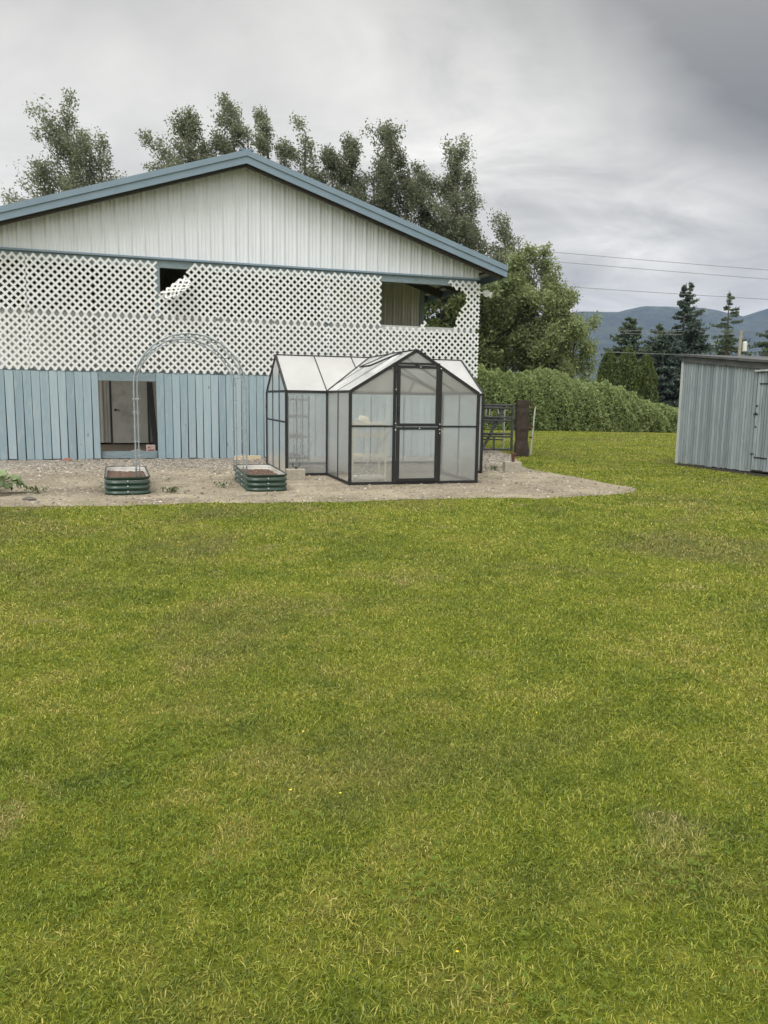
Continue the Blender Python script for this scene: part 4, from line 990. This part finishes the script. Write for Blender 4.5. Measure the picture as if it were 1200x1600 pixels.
# ---------------------------------------------------------------- VEGETATION
def leaves_mesh(name, Pts, size, r, mat, parent, flat=.0, droop=None, aspect=.55):
    n = len(Pts); s = size * (.6 + .8 * r.rand(n)); a = r.randn(n, 3); 
    if droop is not None: a = a * .8 + np.array(droop)
    a /= np.linalg.norm(a, axis=1)[:, None]; b = r.randn(n, 3); b -= a * (a * b).sum(1)[:, None]; b /= np.linalg.norm(b, axis=1)[:, None] + 1e-9
    a = a * s[:, None]; b = b * (s * aspect)[:, None]
    V = np.stack([Pts - a * .5, Pts + b * .5 - a * .05, Pts + a * .5, Pts - b * .5 - a * .05], 1).reshape(-1, 3)
    i = np.arange(n) * 4; return np_mesh(name, V, [np.stack([i, i + 1, i + 2, i + 3], 1)], mat, r.rand(n), parent)
DENS = 3.9
def tree(name, base, stems, label, cat, group, seed, mat='poplar', wind=(-.13, 0), leaf=.185, n=9000, crown0=.25, up=.75, clump=.33, round_=False, limbs=44):
    """stems: (dx, dy, height, radius). Limbs leave each stem, twigs leave the limbs, leaves sit round the twigs."""
    r = np.random.RandomState(seed); o = empty(name, base, 0, label, cat, group); tb = MB(); pts = []
    tot = sum(s[3] ** 1.5 * s[2] for s in stems)
    for dx, dy, Ht, Rd in stems:
        if name == 'poplar_tree': Rd *= 1.02; dx += .2; Ht *= .962
        h0 = min(Ht * .25, 3.0); sp = []
        for k in range(9):
            t = k / 8; w_ = t * t; sp.append(np.array([dx * min(1, t * 2.2) ** .8 + wind[0] * Ht * .25 * w_ + r.randn() * .06, dy * min(1, t * 2.2) + wind[1] * Ht * .25 * w_ + r.randn() * .06, Ht * t * .97]))
        tb.tube([tuple(p) for p in sp], [max(.03, (.022 * Ht) * (1 - .92 * k / 8)) for k in range(9)], 7)
        S_ = np.array(sp); nl = int(limbs * max(.5, Rd / 2.2)); ids = []
        mine = int(n * DENS * Rd ** 1.5 * Ht / tot); segs = []
        for k in range(nl):
            t = crown0 + (1.0 - crown0) * ((k + r.rand()) / nl); j = t * 8; i0 = min(int(j), 7); p0 = S_[i0] + (S_[i0 + 1] - S_[i0]) * (j - i0)
            q = (t - crown0) / (1 - crown0)
            env = (math.sin(math.pi * min(1, q * .74 + .22)) ** .6 if not round_ else math.sqrt(max(0.02, 1 - (2 * q - .95) ** 2)))
            Ln = Rd * env * (.45 + 1.05 * r.rand() ** 1.3) + .25; az = r.rand() * 6.28; el = up * (.75 + .7 * q) + r.randn() * .15
            d = np.array([math.cos(az) * math.cos(el), math.sin(az) * math.cos(el), math.sin(el)])
            lp = []
            for m_ in range(5):
                f = m_ / 4; lp.append(p0 + d * Ln * f * 1.15 + np.array([wind[0] * 1.6, wind[1], .10]) * Ln * f * f * 2.0)
            tb.tube([tuple(x) for x in lp], [max(.012, .012 * Ln + .02) * (1 - .8 * m_ / 4) for m_ in range(5)], 4, cap=False)
            lp = np.array(lp)
            for w_ in range(7):
                f = .25 + .75 * r.rand() ** .8; jj = f * 4; a = min(int(jj), 3); b0 = lp[a] + (lp[a + 1] - lp[a]) * (jj - a)
                d2 = d * .7 + r.randn(3) * .55 + np.array([wind[0] * 2, 0, .25]); d2 /= np.linalg.norm(d2); segs.append((b0, b0 + d2 * Ln * (.22 + .25 * r.rand()), Ln))
        segs_a = np.array([s_[0] for s_ in segs]); segs_b = np.array([s_[1] for s_ in segs]); wts = np.array([s_[2] for s_ in segs]); wts = wts * (.06 + r.rand(len(segs)) ** 2.0); wts /= wts.sum()
        ch = r.choice(len(segs), mine, p=wts); f = r.rand(mine)[:, None] ** .8
        P = segs_a[ch] + (segs_b[ch] - segs_a[ch]) * f + np.clip(r.randn(mine, 3), -1.5, 1.5) * clump * (.7 + .5 * r.rand(mine, 1)) * .85 + np.clip(r.randn(mine, 1), -1.4, 1.4) * np.array([wind[0] * 2.2, 0, .42]) * (clump * 1.1); pts.append(P)
    tb.build('trunk', 'bark', o, smooth=True)
    P = np.concatenate(pts); P = P[P[:, 2] > .3]
    leaves_mesh('crown', P, leaf, r, mat, o, droop=(wind[0] * 3, 0, .2)); return o
PG = 'tall poplars behind the barn'
tree('poplar_tree', (-23.2, 60, 0), [(.3, 0, 22.2, 2.7), (2.5, .5, 20.6, 2.2), (4.2, 0, 17.6, 1.5), (-1.8, .4, 18.0, 2.0), (-2.4, 0, 15.5, 1.3)], 'broad wind-swept poplar standing alone above the left end of the barn roof', 'tree', PG, 1, n=15000)
tree('poplar_tree', (-14.0, 60, 0), [(0, 0, 22.7, 2.3), (-1.3, .5, 19.6, 1.7), (1.5, 0, 20.8, 1.8)], 'poplar leaning left above the roof slope, second from the left', 'tree', PG, 2, n=13000)
tree('poplar_tree', (-11.1, 61, 0), [(0, 0, 24.0, 1.5), (1.1, 0, 21.6, 1.3)], 'pointed poplar, the tallest of the row, just left of the barn peak', 'tree', PG, 3, n=8500)
tree('poplar_tree', (-8.4, 60, 0), [(0, 0, 22.9, 1.15), (1.2, 0, 20.6, 1.0)], 'slender poplar rising right behind the barn peak', 'tree', PG, 4, n=7000)
tree('poplar_tree', (-5.7, 60, 0), [(0, 0, 21.9, 1.0), (.7, 0, 19.6, .7)], 'narrow feathery poplar just right of the barn peak', 'tree', PG, 5, n=3300)
tree('poplar_tree', (-2.8, 60, 0), [(.1, 0, 21.0, 1.7), (-1.4, 0, 19.9, 1.3)], 'dark bushy poplar left of the round-headed one', 'tree', PG, 6, n=9500, mat='poplar_dark', wind=(-.05, 0))
tree('poplar_tree', (.0, 60, 0), [(0, 0, 21.6, 2.1), (-1.2, .3, 19.2, 1.4), (1.2, .2, 19.4, 1.4)], 'round-headed poplar behind the right roof slope', 'tree', PG, 7, n=8500, mat='poplar_dark', wind=(-.03, 0), round_=True, crown0=.35, up=.5)
tree('poplar_tree', (2.5, 61, 0), [(0, 0, 19.0, 1.15)], 'thin poplar between the round-headed one and the rightmost one', 'tree', PG, 8, n=3800, wind=(-.06, 0), mat='poplar_dark')
tree('poplar_tree', (5.1, 60, 0), [(0, 0, 20.2, 2.2), (1.1, 0, 16.9, 1.6), (3.6, 0, 14.9, 1.5)], 'rightmost poplar, with a low branch reaching right over the eave', 'tree', PG, 9, n=10500, wind=(-.10, 0))
tree('broadleaf_tree', (9.1, 48, 0), [(-.3, 0, 10.3, 1.9), (-2.3, .6, 9.0, 2.0), (.9, -.3, 8.2, 1.6), (2.1, 0, 6.0, 1.35), (-3.6, 0, 7.8, 1.9), (.2, -1.2, 7.4, 1.8)], 'large rounded leafy green tree rising behind the hedge', 'tree', 'broadleaf trees behind the hedge', 20, mat='broad', wind=(-.02, 0), leaf=.165, n=27000, crown0=.08, up=.5, round_=True, clump=.26, limbs=34)
tree('broadleaf_tree', (3.0, 46, 0), [(0, 0, 8.4, 2.4), (-2.4, 0, 7.6, 2.2), (1.8, 0, 7.2, 2.0)], 'darker leafy tree seen through the hole in the lattice at the barn corner', 'tree', 'broadleaf trees behind the hedge', 21, mat='broad_deep', wind=(0, 0), leaf=.24, n=10000, crown0=.12, up=.5, round_=True, clump=.26)
# conifers
def conifer(name, base, Ht, Rd, label, seed, mat='conifer', n=9000, droop=.25, sparse=1.0, group='conifers in front of the hills', lean=0, irregular=.3, h0=.04):
    r = np.random.RandomState(seed); o = empty(name, base, 0, label, 'tree', group); tb = MB()
    tb.tube([(lean * t * t * Ht, 0, Ht * t) for t in (0, .3, .6, .85, 1.0)], [.02 * Ht, .015 * Ht, .009 * Ht, .004 * Ht, .002 * Ht], 7)
    nb = int(95 * sparse); A = []; B = []; Wt = []
    for k in range(nb):
        t = h0 + (.985 - h0) * ((k + r.rand()) / nb) ** 1.05; L_ = Rd * ((1 - t) ** .85) * (1 - irregular / 2 + irregular * r.rand() * 1.4) + .12
        az = r.rand() * 6.28; z = t * Ht; x0 = lean * t * t * Ht; dz = -droop * L_ * (1.0 - .6 * t) + (.25 * L_ if t > .7 else 0)
        a = np.array([x0, 0, z]); b = np.array([x0 + math.cos(az) * L_, math.sin(az) * L_, z + dz]); c = b + np.array([math.cos(az) * .12 * L_, math.sin(az) * .12 * L_, .10 * L_])
        tb.tube([tuple(a), tuple((a + b) / 2 + np.array([0, 0, .05 * L_])), tuple(c)], [.012 * L_ + .01, .01 * L_ + .006, .004], 4, cap=False)
        # side twigs form a flat spray
        for s_ in range(9):
            f = .15 + .85 * (s_ + r.rand()) / 9; p = a + (b - a) * f; sd = 1 if s_ % 2 else -1; l2 = L_ * .34 * (1.15 - f) + .08
            q = p + np.array([-math.sin(az) * sd * l2 + math.cos(az) * l2 * .7, math.cos(az) * sd * l2 + math.sin(az) * l2 * .7, -.12 * l2]); A.append(p); B.append(q); Wt.append(l2)
        A.append(a + (b - a) * .3); B.append(c); Wt.append(L_ * .5)
    tb.build('trunk', 'bark', o); A, B, Wt = map(np.array, (A, B, Wt)); Wt /= Wt.sum(); ch = r.choice(len(A), n, p=Wt); f = r.rand(n)[:, None]
    P = A[ch] + (B[ch] - A[ch]) * f + r.randn(n, 3) * .055 * np.array([1, 1, .8]); d = B[ch] - A[ch]; d /= np.linalg.norm(d, axis=1)[:, None] + 1e-6
    leaves_mesh('crown', P, .34, r, mat, o, aspect=.32, droop=(0, 0, -.4)); return o
conifer('spruce_tree', (33.3, 90, 0), 14.7, 3.3, 'dark blue-green spruce, tallest conifer left of the shed roof', 31, n=19000)
conifer('fir_tree', (35.4, 93, 0), 15.3, 3.6, 'paler fir with a bent tip touching the right of the tall spruce', 32, 'conifer_pale', n=11000, lean=-.045, sparse=.8, irregular=.7)
conifer('cedar_tree', (38.4, 90, 0), 13.9, 3.2, 'open drooping conifer with a thin tip above the shed roof', 33, 'conifer_pale', n=9500, sparse=.62, irregular=.8, droop=.3, lean=-.02)
conifer('cedar_tree', (43.6, 90, 0), 12.4, 3.6, 'drooping conifer cut by the right edge of the picture', 34, 'conifer_pale', n=9500, sparse=.6, irregular=.8, droop=.3, lean=-.03)
conifer('pine_tree', (22.7, 75, 0), 9.3, 4.0, 'blunt green conifer at the left of the conifer group', 35, 'cedar_dark' if 'cedar_dark' in MAT else 'conifer_pale', n=24000, irregular=.3, droop=-.05)
conifer('pine_tree', (26.6, 78, 0), 9.0, 3.8, 'small green conifer between the blunt one and the tall spruce', 36, 'conifer_pale', n=24000, irregular=.3, droop=.0)
conifer('spruce_tree', (23.8, 62, 0), 7.6, 3.1, 'low dark spruce just left of the shed above the hedge end', 37, 'conifer', n=17000, droop=.15)
conifer('spruce_tree', (21.4, 62, 0), 6.6, 2.4, 'low dark spruce above the lowest end of the hedge', 38, 'conifer', n=12000, droop=.1)
conifer('shrub_tree', (40.8, 96, 0), 9.8, 4.4, 'rounded pale green tree behind the utility pole', 39, 'broad_deep', n=13000, droop=-.2, irregular=.8)
conifer('shrub_tree', (36.0, 97, 0), 9.4, 4.6, 'rounded pale green tree at the foot of the fir', 41, 'broad_deep', n=13000, droop=-.2, irregular=.8)
conifer('shrub_tree', (46.5, 97, 0), 9.0, 4.6, 'rounded pale green tree low behind the rightmost conifer', 42, 'broad_deep', n=13000, droop=-.2, irregular=.8)
conifer('spruce_tree', (27.4, 72, 0), 7.9, 3.0, 'low dark spruce under the tall spruce, just left of the shed roof corner', 43, n=14000, droop=.15)
conifer('spruce_tree', (24.8, 70, 0), 7.4, 2.8, 'low dark spruce between the cedar screen and the shed roof corner', 44, n=13000, droop=.15)
# arborvitae screen
for k, (x_, y_, h_, rd, lb) in enumerate([(16.2, 58, 5.0, .9, 'upright yellow-green cedar next to the large leafy tree'), (17.7, 58.5, 5.3, 1.0, 'upright yellow-green cedar in the middle of the cedar screen'), (19.2, 59, 4.8, .9, 'upright yellow-green cedar at the right of the cedar screen')]):
    r = np.random.RandomState(60 + k); o = empty('upright_cedar', (x_, y_, 0), 0, lb, 'tree', 'upright cedars behind the hedge'); MB().tube([(0, 0, 0), (0, 0, h_ * .9)], [.1, .03], 6).build('trunk', 'bark', o)
    n = 9000; z = r.rand(n) ** .9; a = r.rand(n) * 6.28; lob = 1 + .22 * np.sin(a * 5 + z * 4) + .14 * np.sin(a * 9 - z * 13); q = rd * np.sqrt(np.clip(1 - z ** 2.2, 0, 1)) * lob * (.72 + .28 * r.rand(n) ** .4)
    P = np.stack([q * np.cos(a), q * np.sin(a), z * h_ + r.randn(n) * .05], 1); leaves_mesh('crown', P, .24, r, 'cedar', o, droop=(0, 0, 1.6), aspect=.35)
# blackberry hedge
def hedge():
    r = np.random.RandomState(77); o = empty('hedge', (9, 39.5, 0), 0, 'long dense rounded green hedge across the back of the lawn', 'hedge')
    n = 190000; x = r.uniform(-6, 17.5, n); a = r.rand(n) * math.pi     # a: 0 front foot .. pi back foot
    top = np.interp(x, [-6, 0, 4.5, 8, 10.3, 12.3, 14.2, 16, 17.5], [2.6, 2.8, 2.75, 2.7, 2.30, 1.75, 1.05, .8, .4])
    w = .6 * (.10 * np.sin(x * 1.9 + 1.3 * np.sin(a * 3)) + .09 * np.sin(x * 4.3 + a * 5) + .06 * np.sin(x * 9.1 - a * 7) + .05 * np.sin(x * 17 + a * 12))
    inner = 1 - .26 * r.rand(n) ** 2.4; rad = (1 + w) * inner
    # superellipse section 3.4 m deep
    ca, sa = np.cos(a), np.sin(a); sec = 1 / ((np.abs(ca) ** 3 + sa ** 3) ** (1 / 3))
    y = -1.6 * ca * sec * rad * np.where(a < math.pi / 2, 1, 1); z = top * sa * sec * rad
    keep = (a < 2.2) | (r.rand(n) < .3)
    sp = r.rand(n) < .03; z = np.where(sp, z + np.abs(r.randn(n)) * .11 * sa, z)
    P = np.stack([x - 9, y, z], 1)[keep]; leaves_mesh('foliage', P, .105, r, 'hedge', o, aspect=.62, droop=(0, -.4, .5))
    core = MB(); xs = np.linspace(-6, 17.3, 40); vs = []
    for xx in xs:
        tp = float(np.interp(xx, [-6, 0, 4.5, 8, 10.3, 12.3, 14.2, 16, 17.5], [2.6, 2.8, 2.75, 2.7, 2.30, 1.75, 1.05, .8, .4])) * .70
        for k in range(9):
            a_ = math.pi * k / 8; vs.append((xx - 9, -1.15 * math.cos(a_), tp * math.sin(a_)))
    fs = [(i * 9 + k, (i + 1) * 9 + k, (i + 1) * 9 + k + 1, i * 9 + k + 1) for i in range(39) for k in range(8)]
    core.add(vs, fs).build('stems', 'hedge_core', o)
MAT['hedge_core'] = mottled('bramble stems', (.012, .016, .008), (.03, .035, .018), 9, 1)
hedge()

# ---------------------------------------------------------------- POWER LINES
up_ = empty('utility_pole', (30.95, 70, 0), 0, 'grey wooden utility pole with a transformer, above the shed roof', 'utility pole')
MB().tube([(0, 0, 0), (0, 0, 7.78)], [.17, .13], 10).build('pole', 'pole_wood', up_)
m = MB(); m.tube([(.38, -.1, 6.0), (.38, -.1, 6.75)], .19, 12); m.tube([(.38, -.1, 6.75), (.38, -.1, 6.82)], [.19, .1], 12); m.build('transformer', 'porcelain', up_)
m = MB(); m.bar((0, 0, 6.6), (.3, -.05, 6.6), .05, .05); m.tube([(.05, 0, 7.6), (.3, -.1, 7.3), (.34, -.1, 6.85)], .015, 6); m.build('bracket', 'dark_trim', up_)
def line(a, b, sag, rad, label, grp='power lines'):
    a, b = Vector(a), Vector(b); P = [a.lerp(b, k / 30) - Vector((0, 0, sag * 4 * (k / 30) * (1 - k / 30))) for k in range(31)]
    o = MB().tube(P, rad, 5).build('power_line', 'wire'); tag(o, label, 'power line', grp)
line((-60, 78, 22.15), (70, 78, 12.4), .9, .022, 'uppermost thin power line crossing the sky right of the barn')
line((-60, 78, 21.2), (70, 78, 11.6), .9, .022, 'second power line, close below the uppermost one')
line((-60, 78, 17.6), (70, 78, 10.3), .9, .022, 'third power line, running just above the hills')
line((15, 69, 7.7), (31, 70, 7.74), .15, .022, 'power line running left from the top of the utility pole, upper of the pair')
line((15, 69, 7.45), (31, 70, 7.45), .15, .018, 'power line running left from the utility pole, lower of the pair')
line((31, 70, 7.7), (52, 71, 7.6), .2, .022, 'power line running right from the top of the utility pole')
line((12, 56, 5.0), (40, 56, 5.0), .25, .018, 'low power line crossing just above the shed roof')

# ---------------------------------------------------------------- HAZE
hz = MB().box(-2400, 3200, -60, 3950, -1.2, 430).build('haze', 'lawn'); hz.data.materials.clear()
hm = bpy.data.materials.new('haze'); hm.use_nodes = True; t = hm.node_tree; t.nodes.remove(t.nodes['Principled BSDF'])
pv = t.nodes.new('ShaderNodeVolumePrincipled'); pv.inputs['Density'].default_value = 1.35e-4; pv.inputs['Color'].default_value = (.34, .46, .78, 1)
t.links.new(pv.outputs[0], t.nodes['Material Output'].inputs['Volume']); hz.data.materials.append(hm)
hz.display_type = 'WIRE'; tag(hz, 'thin blue haze over the fields in front of the hills', 'haze', kind='stuff')
